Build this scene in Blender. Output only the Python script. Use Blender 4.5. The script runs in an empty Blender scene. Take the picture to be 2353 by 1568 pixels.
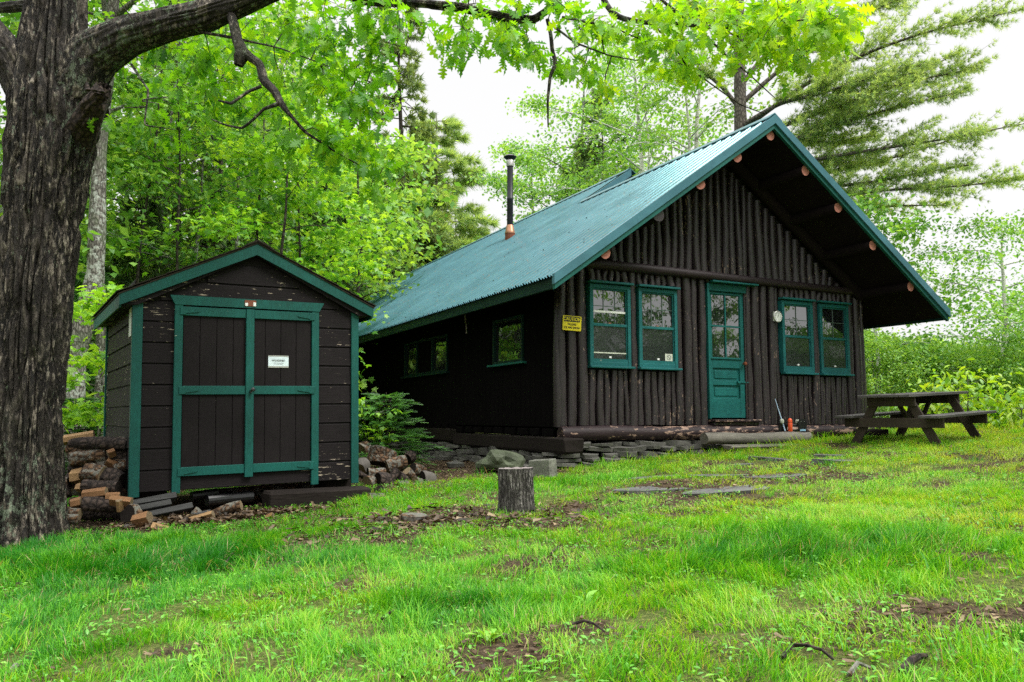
import bpy, math, random
import numpy as np
from math import sin, cos, pi, radians as R
from mathutils import Vector, Matrix
random.seed(7); rng = np.random.default_rng(7)
SC = bpy.context.scene; COL = SC.collection

# ------------------------------------------------------------------ camera frame (eye at the world origin)
FOC, PITCH, ROLL = 1858.3, R(5.33), R(0.07)
def ray(dx, dy):
    X2 = (dx-1176.5)/FOC; Y2 = -(dy-784)/FOC
    X = X2*cos(ROLL)+Y2*sin(ROLL); Y = -X2*sin(ROLL)+Y2*cos(ROLL)
    return np.array([X, cos(PITCH)-Y*sin(PITCH), sin(PITCH)+Y*cos(PITCH)])
def at(dx, dy, Y):                    # the world point seen at photo point (dx,dy), Y metres ahead
    r = ray(dx, dy); return r*(Y/r[1])
def gz(x, y):                         # terrain height
    x = np.asarray(x, float); y = np.asarray(y, float)
    xx = np.clip(x, -9, 6.5); yy = np.clip(y, -4, 14)
    z = -1.1+.065*xx+.03*yy
    z = z+.022*np.sin(x*1.7+y*.9)*np.cos(y*1.3-x*.6)+.012*np.sin(x*4.1+1)*np.sin(y*3.7)
    return z
def gp(dx, dy):                       # where the sight line meets the terrain
    r = ray(dx, dy); k = 3.0
    for _ in range(60):
        p = r*k; k += (p[2]-float(gz(p[0], p[1])))/max(.05, -(r[2]-.03*r[1]-.065*r[0]))*.7
        k = min(max(k, 1), 60)
    return r*k

# ------------------------------------------------------------------ numpy value noise
def _h(ix, iy, iz, s):
    n = (ix*374761393+iy*668265263+iz*2147483647+s*974634777) & 0xffffffff
    n = ((n ^ (n >> 13))*1274126177) & 0xffffffff
    return ((n ^ (n >> 16)) & 0xffff)/65535.0
def vn(p, s=0):
    p = np.asarray(p, float); i = np.floor(p).astype(np.int64); f = p-i; f = f*f*(3-2*f); r = 0
    for a in (0, 1):
        for b in (0, 1):
            for c in (0, 1):
                w = (f[..., 0] if a else 1-f[..., 0])*(f[..., 1] if b else 1-f[..., 1])*(f[..., 2] if c else 1-f[..., 2])
                r = r+w*_h(i[..., 0]+a, i[..., 1]+b, i[..., 2]+c, s)
    return r
def vn2(x, y, s=0):
    return vn(np.stack([np.asarray(x, float), np.asarray(y, float), np.zeros_like(np.asarray(x, float))], -1), s)

# ------------------------------------------------------------------ materials
class NT:
    def __init__(s, name):
        m = bpy.data.materials.new(name); m.use_nodes = True; s.m = m; s.t = m.node_tree; s.t.nodes.clear()
        s.out = s.n('ShaderNodeOutputMaterial'); s.tc = s.n('ShaderNodeTexCoord')
    def n(s, ty, **k):
        nd = s.t.nodes.new(ty)
        for a, v in k.items():
            if a[0] == '_': nd.inputs[a[1:].replace('_', ' ')].default_value = v
            else: setattr(nd, a, v)
        return nd
    def l(s, a, b): s.t.links.new(a, b)
    def noise(s, scale, stretch=(1, 1, 1), detail=4, rough=.55, off=(0, 0, 0), vor=False):
        mp = s.n('ShaderNodeMapping'); s.l(s.tc.outputs['Object'], mp.inputs['Vector'])
        mp.inputs['Scale'].default_value = stretch; mp.inputs['Location'].default_value = off
        if vor:
            t = s.n('ShaderNodeTexVoronoi', feature='DISTANCE_TO_EDGE'); t.inputs['Scale'].default_value = scale
            s.l(mp.outputs[0], t.inputs['Vector']); return t.outputs['Distance']
        t = s.n('ShaderNodeTexNoise'); t.inputs['Scale'].default_value = scale
        t.inputs['Detail'].default_value = detail; t.inputs['Roughness'].default_value = rough
        s.l(mp.outputs[0], t.inputs['Vector']); return t.outputs['Fac']
    def ramp(s, fac, stops):
        r = s.n('ShaderNodeValToRGB'); e = r.color_ramp.elements
        while len(e) < len(stops): e.new(.5)
        for el, (p, c) in zip(e, stops):
            el.position = p; el.color = (c if isinstance(c, tuple) else (c, c, c))+(1,)
        s.l(fac, r.inputs['Fac']); return r.outputs['Color']
    def mix(s, fac, a, b, mode='MIX'):
        m = s.n('ShaderNodeMix', data_type='RGBA', blend_type=mode)
        for k, v in ((0, fac), (6, a), (7, b)):
            if isinstance(v, (int, float)): m.inputs[k].default_value = v
            elif isinstance(v, tuple): m.inputs[k].default_value = v+(1,)
            else: s.l(v, m.inputs[k])
        return m.outputs[2]
    def bump(s, h, st=.5, dist=.02, nrm=None):
        b = s.n('ShaderNodeBump'); b.inputs['Strength'].default_value = st; b.inputs['Distance'].default_value = dist
        s.l(h, b.inputs['Height'])
        if nrm: s.l(nrm, b.inputs['Normal'])
        return b.outputs['Normal']
    def princ(s, col, rough=.7, nrm=None, **k):
        p = s.n('ShaderNodeBsdfPrincipled')
        if isinstance(col, tuple): p.inputs['Base Color'].default_value = col+(1,)
        else: s.l(col, p.inputs['Base Color'])
        if isinstance(rough, (int, float)): p.inputs['Roughness'].default_value = rough
        else: s.l(rough, p.inputs['Roughness'])
        if nrm: s.l(nrm, p.inputs['Normal'])
        for a, v in k.items(): p.inputs[a.replace('_', ' ')].default_value = v
        s.l(p.outputs[0], s.out.inputs['Surface']); return s.m

def sc(c, k): return tuple(x*k for x in c)
def wood_paint(name, c, grain=(14, 14, 1.2), fleck=None, flk=.70, flst=(1, 1, 1), rough=.62, bump=.35, var=.35, spec=.2):
    t = NT(name)
    g = t.noise(6, grain, 5, .6); b = t.noise(2.2, (1, 1, 1), 3)
    col = t.mix(t.ramp(g, [(.3, 0.), (.75, 1.)]), sc(c, 1-var), sc(c, 1+var))
    col = t.mix(t.ramp(b, [(.35, 0.), (.75, .45)]), col, sc(c, 1.55)); col = t.mix(t.ramp(t.noise(.9, (1, 1, 1), 5, .7, (6, 1, 3)), [(.42, .45), (.58, 0.)]), col, sc(c, .55))
    if fleck:
        f = t.noise(7, tuple(v/5 for v in flst), 6, .68, (3, 7, 1)); f2 = t.noise(1.1, (1, 1, 1), 2, .5, (9, 2, 4))
        m = t.n('ShaderNodeMath', operation='MULTIPLY_ADD'); t.l(f2, m.inputs[0]); m.inputs[1].default_value = .35; t.l(f, m.inputs[2])
        col = t.mix(t.ramp(m.outputs[0], [(flk+.13, 0.), (flk+.155, 1.)]), col, fleck)
    return t.princ(col, rough, t.bump(g, bump, .006), Specular_IOR_Level=spec)
GREEN = (.0045, .075, .062); BRN = (.0125, .0098, .0105)
M = {}
M['shed_brown'] = wood_paint('shed brown paint', BRN, (1.2, 14, 14), (.36, .30, .23), .70, (5, 5, 34), var=.22, spec=.1)
M['shed_door'] = wood_paint('shed door brown paint', (.0115, .0092, .0098), (14, 14, 1.2), (.3, .26, .22), .79, (30, 30, 5), var=.22, spec=.1)
M['shed_green'] = wood_paint('dark green trim paint', GREEN, (9, 9, 2), (.35, .38, .28), .765, (6, 6, 16), var=.3, rough=.55, spec=.25)
M['win_green'] = wood_paint('teal window trim paint', (.014, .118, .120), (6, 6, 6), (.25, .3, .25), .75, (9, 9, 9), var=.32, rough=.5)
M['door_green'] = wood_paint('teal door paint', (.010, .105, .098), (2, 8, 12), (.3, .17, .08), .75, (6, 6, 16), var=.32, rough=.5)
M['log'] = wood_paint('dark stained log', (.027, .0195, .0215), (10, 10, .8), (.26, .18, .135), .69, (22, 22, 7), var=.5, rough=.38, bump=.7, spec=.5)
M['log_worn'] = wood_paint('worn stained sill log', (.024, .015, .016), (.8, 10, 10), (.30, .20, .15), .60, (5, 20, 16), var=.4, rough=.55, bump=.6)
M['beltlog'] = wood_paint('dark stained belt log', (.03, .021, .023), (.8, 10, 10), (.30, .22, .18), .80, (6, 20, 16), var=.35, rough=.5, bump=.5)
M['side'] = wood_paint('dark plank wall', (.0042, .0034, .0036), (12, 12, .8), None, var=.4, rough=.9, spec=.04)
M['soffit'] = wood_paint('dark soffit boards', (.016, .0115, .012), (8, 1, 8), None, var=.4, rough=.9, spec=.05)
M['logend'] = wood_paint('sawn log end', (.34, .14, .10), (6, 6, 6), (.45, .3, .22), .80, (9, 9, 9), var=.35, rough=.8)
M['rake'] = wood_paint('pale teal metal rake flashing', (.058, .155, .19), (2, 2, 2), (.35, .4, .35), .84, (14, 14, 14), var=.06, rough=.3, bump=.05)
M['rake2'] = wood_paint('green rake board', (.014, .10, .085), (3, 3, 3), (.35, .42, .35), .77, (16, 16, 16), var=.1, rough=.45, bump=.2)
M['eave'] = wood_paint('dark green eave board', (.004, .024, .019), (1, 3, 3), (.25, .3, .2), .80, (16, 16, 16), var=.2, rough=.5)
M['table'] = wood_paint('weathered dark table wood', (.048, .037, .027), (1.2, 12, 12), (.16, .14, .11), .72, (3, 14, 14), var=.45, rough=.7, bump=.6)
M['table_top'] = wood_paint('grey weathered table boards', (.085, .08, .075), (1.2, 12, 12), None, var=.45, rough=.65, bump=.6)
M['grey_wood'] = wood_paint('silvery weathered log', (.155, .145, .12), (1, 9, 14), (.55, .45, .33), .74, (3, 12, 12), var=.5, rough=.8, bump=.8)
M['old_beam'] = wood_paint('old brown timber', (.019, .015, .013), (1, 9, 9), (.2, .12, .07), .80, (5, 14, 14), var=.5, rough=.85, bump=.8, spec=.1)
M['grey_plank'] = wood_paint('grey plank', (.06, .06, .058), (1, 10, 10), None, var=.4, rough=.8)
M['split'] = wood_paint('fresh split wood', (.34, .21, .10), (1.5, 12, 12), (.3, .15, .06), .74, (5, 16, 16), var=.35, rough=.75, bump=.5)
M['split_or'] = wood_paint('orange split wood', (.24, .125, .058), (1.5, 12, 12), (.16, .07, .03), .72, (5, 16, 16), var=.4, rough=.75, bump=.5)
M['pale_end'] = wood_paint('pale sawn firewood end', (.20, .15, .09), (6, 6, 6), (.05, .035, .025), .66, (9, 9, 9), var=.25, rough=.8)
M['shingle'] = wood_paint('dark asphalt shingle', (.03, .024, .019), (12, 12, 12), (.12, .10, .06), .74, (9, 9, 9), var=.4, rough=.95)

def bark(name, c1, c2, moss=None, st=(7, 7, 1.3), sc_=5, bd=.03, lich=None):
    t = NT(name)
    v = t.noise(sc_, st, 2, vor=True); n = t.noise(sc_*1.5, st, 6, .65); n2 = t.noise(2.5, (1, 1, .7), 4, .6, (4, 4, 4))
    h = t.mix(.5, t.ramp(v, [(0., 0.), (.28, 1.)]), n)
    col = t.mix(t.ramp(h, [(.25, 0.), (.8, 1.)]), c1, c2)
    if moss: col = t.mix(t.ramp(n2, [(.52, 0.), (.66, .7)]), col, moss)
    if lich:
        n3 = t.noise(9, (1, 1, 1), 5, .7, (2, 8, 1)); n4 = t.noise(.9, (1, 1, 1), 2, .5, (2, 3, 7))
        m = t.n('ShaderNodeMath', operation='MULTIPLY_ADD'); t.l(n4, m.inputs[0]); m.inputs[1].default_value = .5; t.l(n3, m.inputs[2])
        col = t.mix(t.ramp(m.outputs[0], [(.80, 0.), (.86, .85)]), col, lich)
    return t.princ(col, .85, t.bump(h, .9, bd), Specular_IOR_Level=.25)
def fissbark(name, st, sc_, cols, moss, lich, bd=.05):
    t = NT(name); n = t.noise(sc_, st, 6, .62); n1 = t.noise(sc_*.5, st, 3, .5, (3, 1, 2)); n2 = t.noise(1.6, (1, 1, .8), 4, .6, (4, 4, 4)); n3 = t.noise(14, (1, 1, .7), 6, .75, (2, 8, 1)); n4 = t.noise(1.1, (1, 1, 1), 3, .6, (2, 3, 7))
    n5 = t.noise(sc_*2.2, (1, 1, .45), 4, .7, (7, 7, 7))
    v = t.n('ShaderNodeMath', operation='ABSOLUTE'); m0 = t.n('ShaderNodeMath', operation='SUBTRACT'); t.l(n, m0.inputs[0]); m0.inputs[1].default_value = .5; t.l(m0.outputs[0], v.inputs[0])
    rid = t.ramp(v.outputs[0], [(.015, 0.), (.055, .8), (.11, 1.)])
    h = t.mix(.45, rid, n5)
    col = t.ramp(n5, [(.36, cols[1]), (.5, cols[2]), (.62, cols[3])]); col = t.mix(rid, cols[0], col)
    col = t.mix(t.ramp(n1, [(.42, .75), (.60, 0.)]), col, cols[1])
    col = t.mix(t.ramp(n2, [(.56, 0.), (.68, .45)]), col, moss)
    m = t.n('ShaderNodeMath', operation='MULTIPLY_ADD'); t.l(n4, m.inputs[0]); m.inputs[1].default_value = .6; t.l(n3, m.inputs[2])
    col = t.mix(t.ramp(m.outputs[0], [(.90, 0.), (.92, .8)]), col, lich)
    return t.princ(col, .8, t.bump(h, 1., bd), Specular_IOR_Level=.35)
M['oakbark'] = fissbark('oak bark', (1, 1, .28), 12, ((.005, .004, .003), (.026, .020, .015), (.085, .070, .054), (.32, .28, .22)), (.030, .036, .010), (.17, .21, .145), .07)
M['bark'] = bark('grey forest bark', (.05, .045, .038), (.22, .21, .18), (.10, .13, .07), (1, 1, .4), 22, .02, (.35, .38, .33))
M['darkbark'] = bark('dark conifer bark', (.018, .015, .012), (.09, .075, .06), None, (1, 1, .4), 20, .02)
M['pinebark'] = bark('pine bark', (.05, .042, .035), (.17, .15, .12), None, (1, 1, .4), 16, .02)
M['stumpbark'] = fissbark('stump bark', (1, 1, .14), 34, ((.006, .005, .004), (.04, .035, .03), (.22, .205, .185), (.50, .47, .43)), (.09, .085, .06), (.3, .3, .26), .03)
M['fwbark'] = bark('firewood bark', (.022, .013, .008), (.15, .085, .045), None, (1, 1, 1), 16, .015, (.16, .16, .135))
M['fwdark'] = bark('wet dark firewood bark', (.012, .009, .008), (.07, .05, .04), None, (1, 1, 1), 16, .015)
def birchbark():
    t = NT('birch bark'); n = t.noise(5, (1, 1, 7), 5, .65); n2 = t.noise(3, (1, 1, 2.5), 3, .6, (5, 5, 5))
    col = t.mix(t.ramp(n, [(.60, 0.), (.66, 1.)]), (.66, .64, .60), (.06, .05, .045))
    col = t.mix(t.ramp(n2, [(.56, 0.), (.62, .8)]), col, (.16, .13, .11))
    return t.princ(col, .7, t.bump(n, .3, .01))
M['birch'] = birchbark(); M['birchgrey'] = wood_paint('old grey birch firewood', (.11, .10, .088), (6, 6, 2), (.02, .015, .012), .58, (6, 6, 6), var=.5, rough=.85)
def rings(name, c1, c2):
    t = NT(name); w = t.n('ShaderNodeTexWave', wave_type='RINGS', rings_direction='Z'); t.l(t.tc.outputs['Object'], w.inputs['Vector'])
    w.inputs['Scale'].default_value = 22; w.inputs['Distortion'].default_value = 3; w.inputs['Detail'].default_value = 3
    n = t.noise(7, (1, 1, 1), 5, .7)
    col = t.mix(t.ramp(w.outputs['Fac'], [(.2, 0.), (.9, 1.)]), c1, c2); col = t.mix(t.ramp(n, [(.4, 0.), (.7, .6)]), col, sc(c1, .5))
    return t.princ(col, .7, t.bump(n, .4, .01))
M['rings'] = rings('stump top rings', (.16, .13, .12), (.30, .26, .25))
def stone(name, c, moss=None, s=3):
    t = NT(name); n = t.noise(s, (1, 1, 2), 6, .62); n2 = t.noise(s*5, (1, 1, 1), 4, .7)
    col = t.mix(t.ramp(n, [(.3, 0.), (.72, 1.)]), sc(c, .5), sc(c, 1.5))
    if moss: col = t.mix(t.ramp(n2, [(.5, 0.), (.68, .6)]), col, moss)
    return t.princ(col, .8, t.bump(n2, .6, .01))
M['slate'] = stone('slate', (.085, .082, .072), (.13, .13, .10))
M['flag'] = stone('flagstone slate', (.085, .087, .085), (.12, .11, .08))
M['boulder'] = stone('mossy boulder', (.065, .078, .045), (.045, .065, .022))
M['cinder'] = stone('concrete block', (.15, .15, .125), (.15, .16, .11), 8)

def leafmat(name, dark, mid, light, trans=.45, gloss=.06, rough=.45, straw=None):
    t = NT(name); a = t.n('ShaderNodeAttribute', attribute_name='tone')
    col = t.ramp(a.outputs['Fac'], [(0., dark), (.5, mid), (1., light)] if straw is None else [(0., dark), (.45, mid), (.86, light), (.93, straw)])
    d = t.n('ShaderNodeBsdfDiffuse'); tr = t.n('ShaderNodeBsdfTranslucent'); g = t.n('ShaderNodeBsdfGlossy'); g.inputs['Roughness'].default_value = rough
    t.l(col, d.inputs['Color'])
    tc = t.mix(.75, col, t.mix(1., col, (1.5, 1.25, .35), 'MULTIPLY')); t.l(tc, tr.inputs['Color'])
    m1 = t.n('ShaderNodeMixShader'); m1.inputs[0].default_value = trans; t.l(d.outputs[0], m1.inputs[1]); t.l(tr.outputs[0], m1.inputs[2])
    m2 = t.n('ShaderNodeMixShader'); m2.inputs[0].default_value = gloss; t.l(m1.outputs[0], m2.inputs[1]); t.l(g.outputs[0], m2.inputs[2])
    t.l(m2.outputs[0], t.out.inputs['Surface']); return t.m
M['oakleaf'] = leafmat('oak leaf', (.05, .22, .012), (.17, .45, .014), (.40, .64, .02), .58, .04)
M['mapleleaf'] = leafmat('maple leaf', (.06, .23, .025), (.16, .42, .03), (.36, .63, .055), .52, .04)
M['midleaf'] = leafmat('forest leaf', (.055, .18, .03), (.15, .37, .06), (.33, .56, .11), .5, .04)
M['yellowleaf'] = leafmat('fresh yellow green leaf', (.16, .40, .02), (.34, .58, .03), (.52, .70, .05), .5)
M['birchleaf'] = leafmat('birch leaf', (.08, .24, .05), (.20, .45, .09), (.36, .60, .14), .55, .04)
M['pine'] = leafmat('pine needle', (.12, .25, .10), (.27, .44, .17), (.48, .64, .24), .55, .03)
M['spruce'] = leafmat('spruce needle', (.05, .11, .04), (.16, .26, .08), (.34, .44, .13), .35, .03)
M['spruceling'] = leafmat('young spruce needle', (.035, .12, .03), (.08, .24, .05), (.16, .40, .08), .35)
M['grass'] = leafmat('grass blade', (.022, .19, .010), (.15, .47, .016), (.40, .58, .05), .43, .02, .5, (.42, .33, .17))
M['weed'] = leafmat('weed leaf', (.06, .26, .025), (.15, .44, .04), (.30, .56, .07), .4, .05)
M['litter'] = leafmat('dead leaf litter', (.03, .022, .015), (.12, .08, .05), (.33, .25, .15), .1, .03)

def roofmat():
    t = NT('teal corrugated roof metal'); n = t.noise(1.6, (1, .5, 1), 4, .6); n2 = t.noise(14, (1, 1, 1), 5, .7)
    col = t.mix(t.ramp(n, [(.3, 0.), (.75, 1.)]), (.014, .078, .092), (.040, .135, .155))
    col = t.mix(t.ramp(n2, [(.60, 0.), (.66, .7)]), col, (.12, .095, .06))
    return t.princ(col, t.ramp(n, [(.3, .13), (.8, .22)]), t.bump(n2, .03, .002), Metallic=.5, Specular_IOR_Level=.6)
M['roof'] = roofmat()
def plain(name, c, rough=.5, **k):
    t = NT(name); n = t.noise(12, (1, 1, 1), 4, .6); return t.princ(t.mix(t.ramp(n, [(.3, 0.), (.7, 1.)]), sc(c, .8), sc(c, 1.15)), rough, t.bump(n, .1, .002), **k)
M['black'] = plain('black hardware', (.012, .012, .013), .35)
M['cap'] = plain('ridge gap shade', (.02, .022, .022), .8)
M['chim'] = wood_paint('black stove pipe', (.022, .024, .03), (8, 8, 1), (.33, .2, .13), .72, (20, 20, 2), var=.3, rough=.4, bump=.1)
M['steel'] = plain('galvanised collar', (.45, .45, .42), .35, Metallic=.7)
M['copper'] = plain('copper flashing collar', (.32, .16, .09), .4, Metallic=.5)
M['rust'] = wood_paint('rusted flashing', (.20, .07, .04), (4, 4, 4), (.4, .3, .2), .76, (9, 9, 9), rough=.7)
M['white'] = plain('white plastic', (.75, .76, .74), .4)
M['paper'] = plain('white paper notice', (.62, .72, .76), .3)
M['rope'] = plain('pale twine', (.35, .3, .24), .9)
M['yellow'] = plain('yellow sign face', (.80, .66, .02), .35)
M['ink'] = plain('black sign ink', (.02, .018, .012), .5)
M['greyink'] = plain('grey print', (.12, .13, .14), .6)
M['orange'] = plain('orange plastic', (.80, .10, .03), .35)
M['bristle'] = plain('pale bristles', (.55, .58, .48), .8)
M['brass'] = plain('copper brown door knob', (.30, .09, .05), .3, Metallic=.6)
M['blueink'] = plain('pale blue sticker', (.25, .45, .62), .4)
M['bluestick'] = plain('pale blue handle', (.30, .42, .52), .5)
M['room'] = plain('dark room', (.012, .012, .012), .9)
def glassmat(name, c, ior, rough, bs):
    t = NT(name); n = t.noise(2.3, (1, 1, 1), 3, .5)
    return t.princ(c, rough, t.bump(n, bs, .01), IOR=ior, Specular_IOR_Level=.5)
M['glass'] = glassmat('old wavy window glass', (.012, .014, .015), 2.6, .015, .55)
def screenmat():
    t = NT('insect screen over glass'); n = t.noise(3, (1, 1, 1), 3); n2 = t.noise(60, (3, 3, 6), 2)
    return t.princ(t.mix(t.ramp(n2, [(.35, 0.), (.65, 1.)]), (.008, .009, .010), (.035, .038, .040)), .08, t.bump(n, .6, .01), IOR=2.1)
M['screen'] = screenmat()
def ghostmat():
    t = NT('leaded grey glass bar'); return t.princ((.10, .15, .13), .4)
M['bar'] = ghostmat()

# ------------------------------------------------------------------ mesh helpers
class MB:
    def __init__(s): s.v = []; s.f = []; s.mi = []; s.mats = []
    def mat(s, m):
        if m not in s.mats: s.mats.append(m)
        return s.mats.index(m)
    def add(s, vs, fs, m=None, X=None):
        o = len(s.v); k = s.mat(m) if m else 0
        for v in vs:
            v = Vector(v); s.v.append(tuple(X @ v) if X is not None else tuple(v))
        for f in fs: s.f.append(tuple(i+o for i in f)); s.mi.append(k)
        return s
    def box(s, x0, x1, y0, y1, z0, z1, m=None, X=None, j=0, b=0):
        if b:      # chamfered box
            return s.cbox(x0, x1, y0, y1, z0, z1, b, m, X, j)
        vs = [(x, y, z) for x in (x0, x1) for y in (y0, y1) for z in (z0, z1)]
        if j: vs = [tuple(c+random.uniform(-j, j) for c in v) for v in vs]
        return s.add(vs, [(0, 1, 3, 2), (4, 6, 7, 5), (0, 4, 5, 1), (2, 3, 7, 6), (0, 2, 6, 4), (1, 5, 7, 3)], m, X)
    def cbox(s, x0, x1, y0, y1, z0, z1, b, m=None, X=None, j=0):
        vs = []; idx = {}
        lo = (x0, y0, z0); hi = (x1, y1, z1)
        for c in range(8):
            sg = [(c >> k) & 1 for k in range(3)]
            for ax in range(3):
                p = []
                for k in range(3):
                    e = hi[k] if sg[k] else lo[k]
                    if k != ax: e += -b if sg[k] else b
                    p.append(e+(random.uniform(-j, j) if j else 0))
                idx[(c, ax)] = len(vs); vs.append(tuple(p))
        fs = []
        for ax in range(3):
            o1, o2 = (ax+1) % 3, (ax+2) % 3
            for sd in (0, 1):
                q = [((sd << ax) | (a << o1) | (bb << o2)) for a, bb in ((0, 0), (1, 0), (1, 1), (0, 1))]
                f = [idx[(c, ax)] for c in q]; fs.append(tuple(f if sd else f[::-1]))
        for ax in range(3):
            o1, o2 = (ax+1) % 3, (ax+2) % 3
            for a in (0, 1):
                for bb in (0, 1):
                    c0 = (a << o1) | (bb << o2); c1 = c0 | (1 << ax)
                    f = (idx[(c0, o1)], idx[(c0, o2)], idx[(c1, o2)], idx[(c1, o1)]); fs.append(f)
        for c in range(8): fs.append((idx[(c, 0)], idx[(c, 1)], idx[(c, 2)]))
        return s.add(vs, fs, m, X)
    def prism(s, poly, axis, a0, a1, m=None, X=None):   # poly in the other two axes
        def P(p, a):
            return (a, p[0], p[1]) if axis == 0 else ((p[0], a, p[1]) if axis == 1 else (p[0], p[1], a))
        n = len(poly); vs = [P(p, a0) for p in poly]+[P(p, a1) for p in poly]
        fs = [tuple(range(n))[::-1], tuple(range(n, 2*n))]+[(i, (i+1) % n, n+(i+1) % n, n+i) for i in range(n)]
        return s.add(vs, fs, m, X)
    def tube(s, path, rad, n=10, m=None, X=None, cap=True, wob=0, seed=0, capm=None, flat=1.0, up=None):
        P = [Vector(p) for p in path]; K = len(P); rr = rad if hasattr(rad, '__len__') else [rad]*K
        vs = []; ref = None
        for i in range(K):
            d = (P[min(i+1, K-1)]-P[max(i-1, 0)]).normalized()
            if ref is None: ref = Vector((0, 0, 1)) if abs(d.z) < .9 else Vector((1, 0, 0))
            if up is not None: ref = Vector(up)
            a = d.cross(ref).normalized(); b = a.cross(d).normalized(); ref = b
            for k in range(n):
                t = 2*pi*k/n; w = 1+wob*(float(vn([cos(t)*1.3+seed, sin(t)*1.3, i*.45+seed*3]))-.5)*2 if wob else 1
                vs.append(P[i]+(a*cos(t)+b*sin(t)*flat)*rr[i]*w)
        fs = [(i*n+k, i*n+(k+1) % n, (i+1)*n+(k+1) % n, (i+1)*n+k) for i in range(K-1) for k in range(n)]
        s.add(vs, fs, m, X)
        if cap:
            s.add(vs[:n], [tuple(range(n))], capm or m, X); s.add(vs[-n:], [tuple(range(n))[::-1]], capm or m, X)
        return s
    def lathe(s, prof, n=20, m=None, X=None):           # prof: (r,z)
        vs = [(r*cos(2*pi*k/n), r*sin(2*pi*k/n), z) for r, z in prof for k in range(n)]; K = len(prof)
        fs = [(i*n+k, i*n+(k+1) % n, (i+1)*n+(k+1) % n, (i+1)*n+k) for i in range(K-1) for k in range(n)]
        fs += [tuple(range(n))[::-1], tuple(range((K-1)*n, K*n))]
        return s.add(vs, fs, m, X)
    def build(s, name, m=None, parent=None, smooth=False, loc=None):
        me = bpy.data.meshes.new(name)
        v = s.v
        if loc is not None: v = [(a[0]-loc[0], a[1]-loc[1], a[2]-loc[2]) for a in v]
        me.from_pydata(v, [], s.f)
        mats = s.mats if s.mats else [m]
        for q in mats: me.materials.append(q if q is not None else m)
        if len(mats) > 1: me.polygons.foreach_set('material_index', s.mi)
        if smooth:
            me.polygons.foreach_set('use_smooth', [True]*len(me.polygons))
            try: me.set_sharp_from_angle(angle=R(40))
            except Exception: pass
        me.update(); o = bpy.data.objects.new(name, me); COL.objects.link(o)
        if loc is not None: o.location = loc
        if parent is not None: o.parent = parent
        return o
def tag(o, label=None, cat=None, group=None, kind=None):
    if label: o['label'] = label
    if cat: o['category'] = cat
    if group: o['group'] = group
    if kind: o['kind'] = kind
    return o
def thing(name, label, cat, loc=(0, 0, 0), rot=(0, 0, 0), group=None):
    o = bpy.data.objects.new(name, None); COL.objects.link(o); o.location = loc; o.rotation_euler = rot
    o.empty_display_size = .2
    return tag(o, label, cat, group)
def rawmesh(name, V, loops, start, m, tone=None, parent=None, smooth=False):
    me = bpy.data.meshes.new(name); V = np.ascontiguousarray(V, np.float32)
    me.vertices.add(len(V)); me.vertices.foreach_set('co', V.ravel())
    me.loops.add(len(loops)); me.loops.foreach_set('vertex_index', np.ascontiguousarray(loops, np.int32))
    me.polygons.add(len(start)); me.polygons.foreach_set('loop_start', np.ascontiguousarray(start, np.int32))
    if tone is not None:
        a = me.attributes.new('tone', 'FLOAT', 'POINT'); a.data.foreach_set('value', np.ascontiguousarray(tone, np.float32))
    me.materials.append(m); me.update(calc_edges=True)
    if smooth: me.polygons.foreach_set('use_smooth', np.ones(len(start), bool))
    o = bpy.data.objects.new(name, me); COL.objects.link(o)
    if parent is not None: o.parent = parent
    return o
def join(parts):                      # [(V,loops,start,tone)]
    V = []; L = []; S = []; T = []; vo = lo = 0
    for v, l, s_, t in parts:
        V.append(v); L.append(l+vo); S.append(s_+lo); T.append(t); vo += len(v); lo += len(l)
    return np.concatenate(V), np.concatenate(L), np.concatenate(S), np.concatenate(T)
def scatter(tpl, P, A, B, S, tone):   # template along axis A (x), roughly flat normal B (z)
    tv, tf = tpl; P = np.asarray(P, float); N = len(P)
    A = A/np.linalg.norm(A, axis=1, keepdims=True)
    Y = np.cross(B, A); Y /= np.maximum(np.linalg.norm(Y, axis=1, keepdims=True), 1e-6); Z = np.cross(A, Y)
    S = np.broadcast_to(S, (N,)) if np.ndim(S) < 2 else S
    s3 = S[:, None, None] if np.ndim(S) == 1 else S[:, None, :]
    t = tv[None]*s3
    V = P[:, None]+t[..., 0:1]*A[:, None]+t[..., 1:2]*Y[:, None]+t[..., 2:3]*Z[:, None]
    nv = len(tv); fl = np.concatenate([np.array(f) for f in tf]); ln = np.array([len(f) for f in tf])
    st = np.concatenate([[0], np.cumsum(ln)[:-1]])
    L = (fl[None]+np.arange(N)[:, None]*nv).ravel(); ST = (st[None]+np.arange(N)[:, None]*len(fl)).ravel()
    return V.reshape(-1, 3), L, ST, np.repeat(tone, nv)
def rvec(n, zs=1.0):
    v = rng.normal(size=(n, 3)); v[:, 2] *= zs; return v/np.linalg.norm(v, axis=1, keepdims=True)
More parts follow.
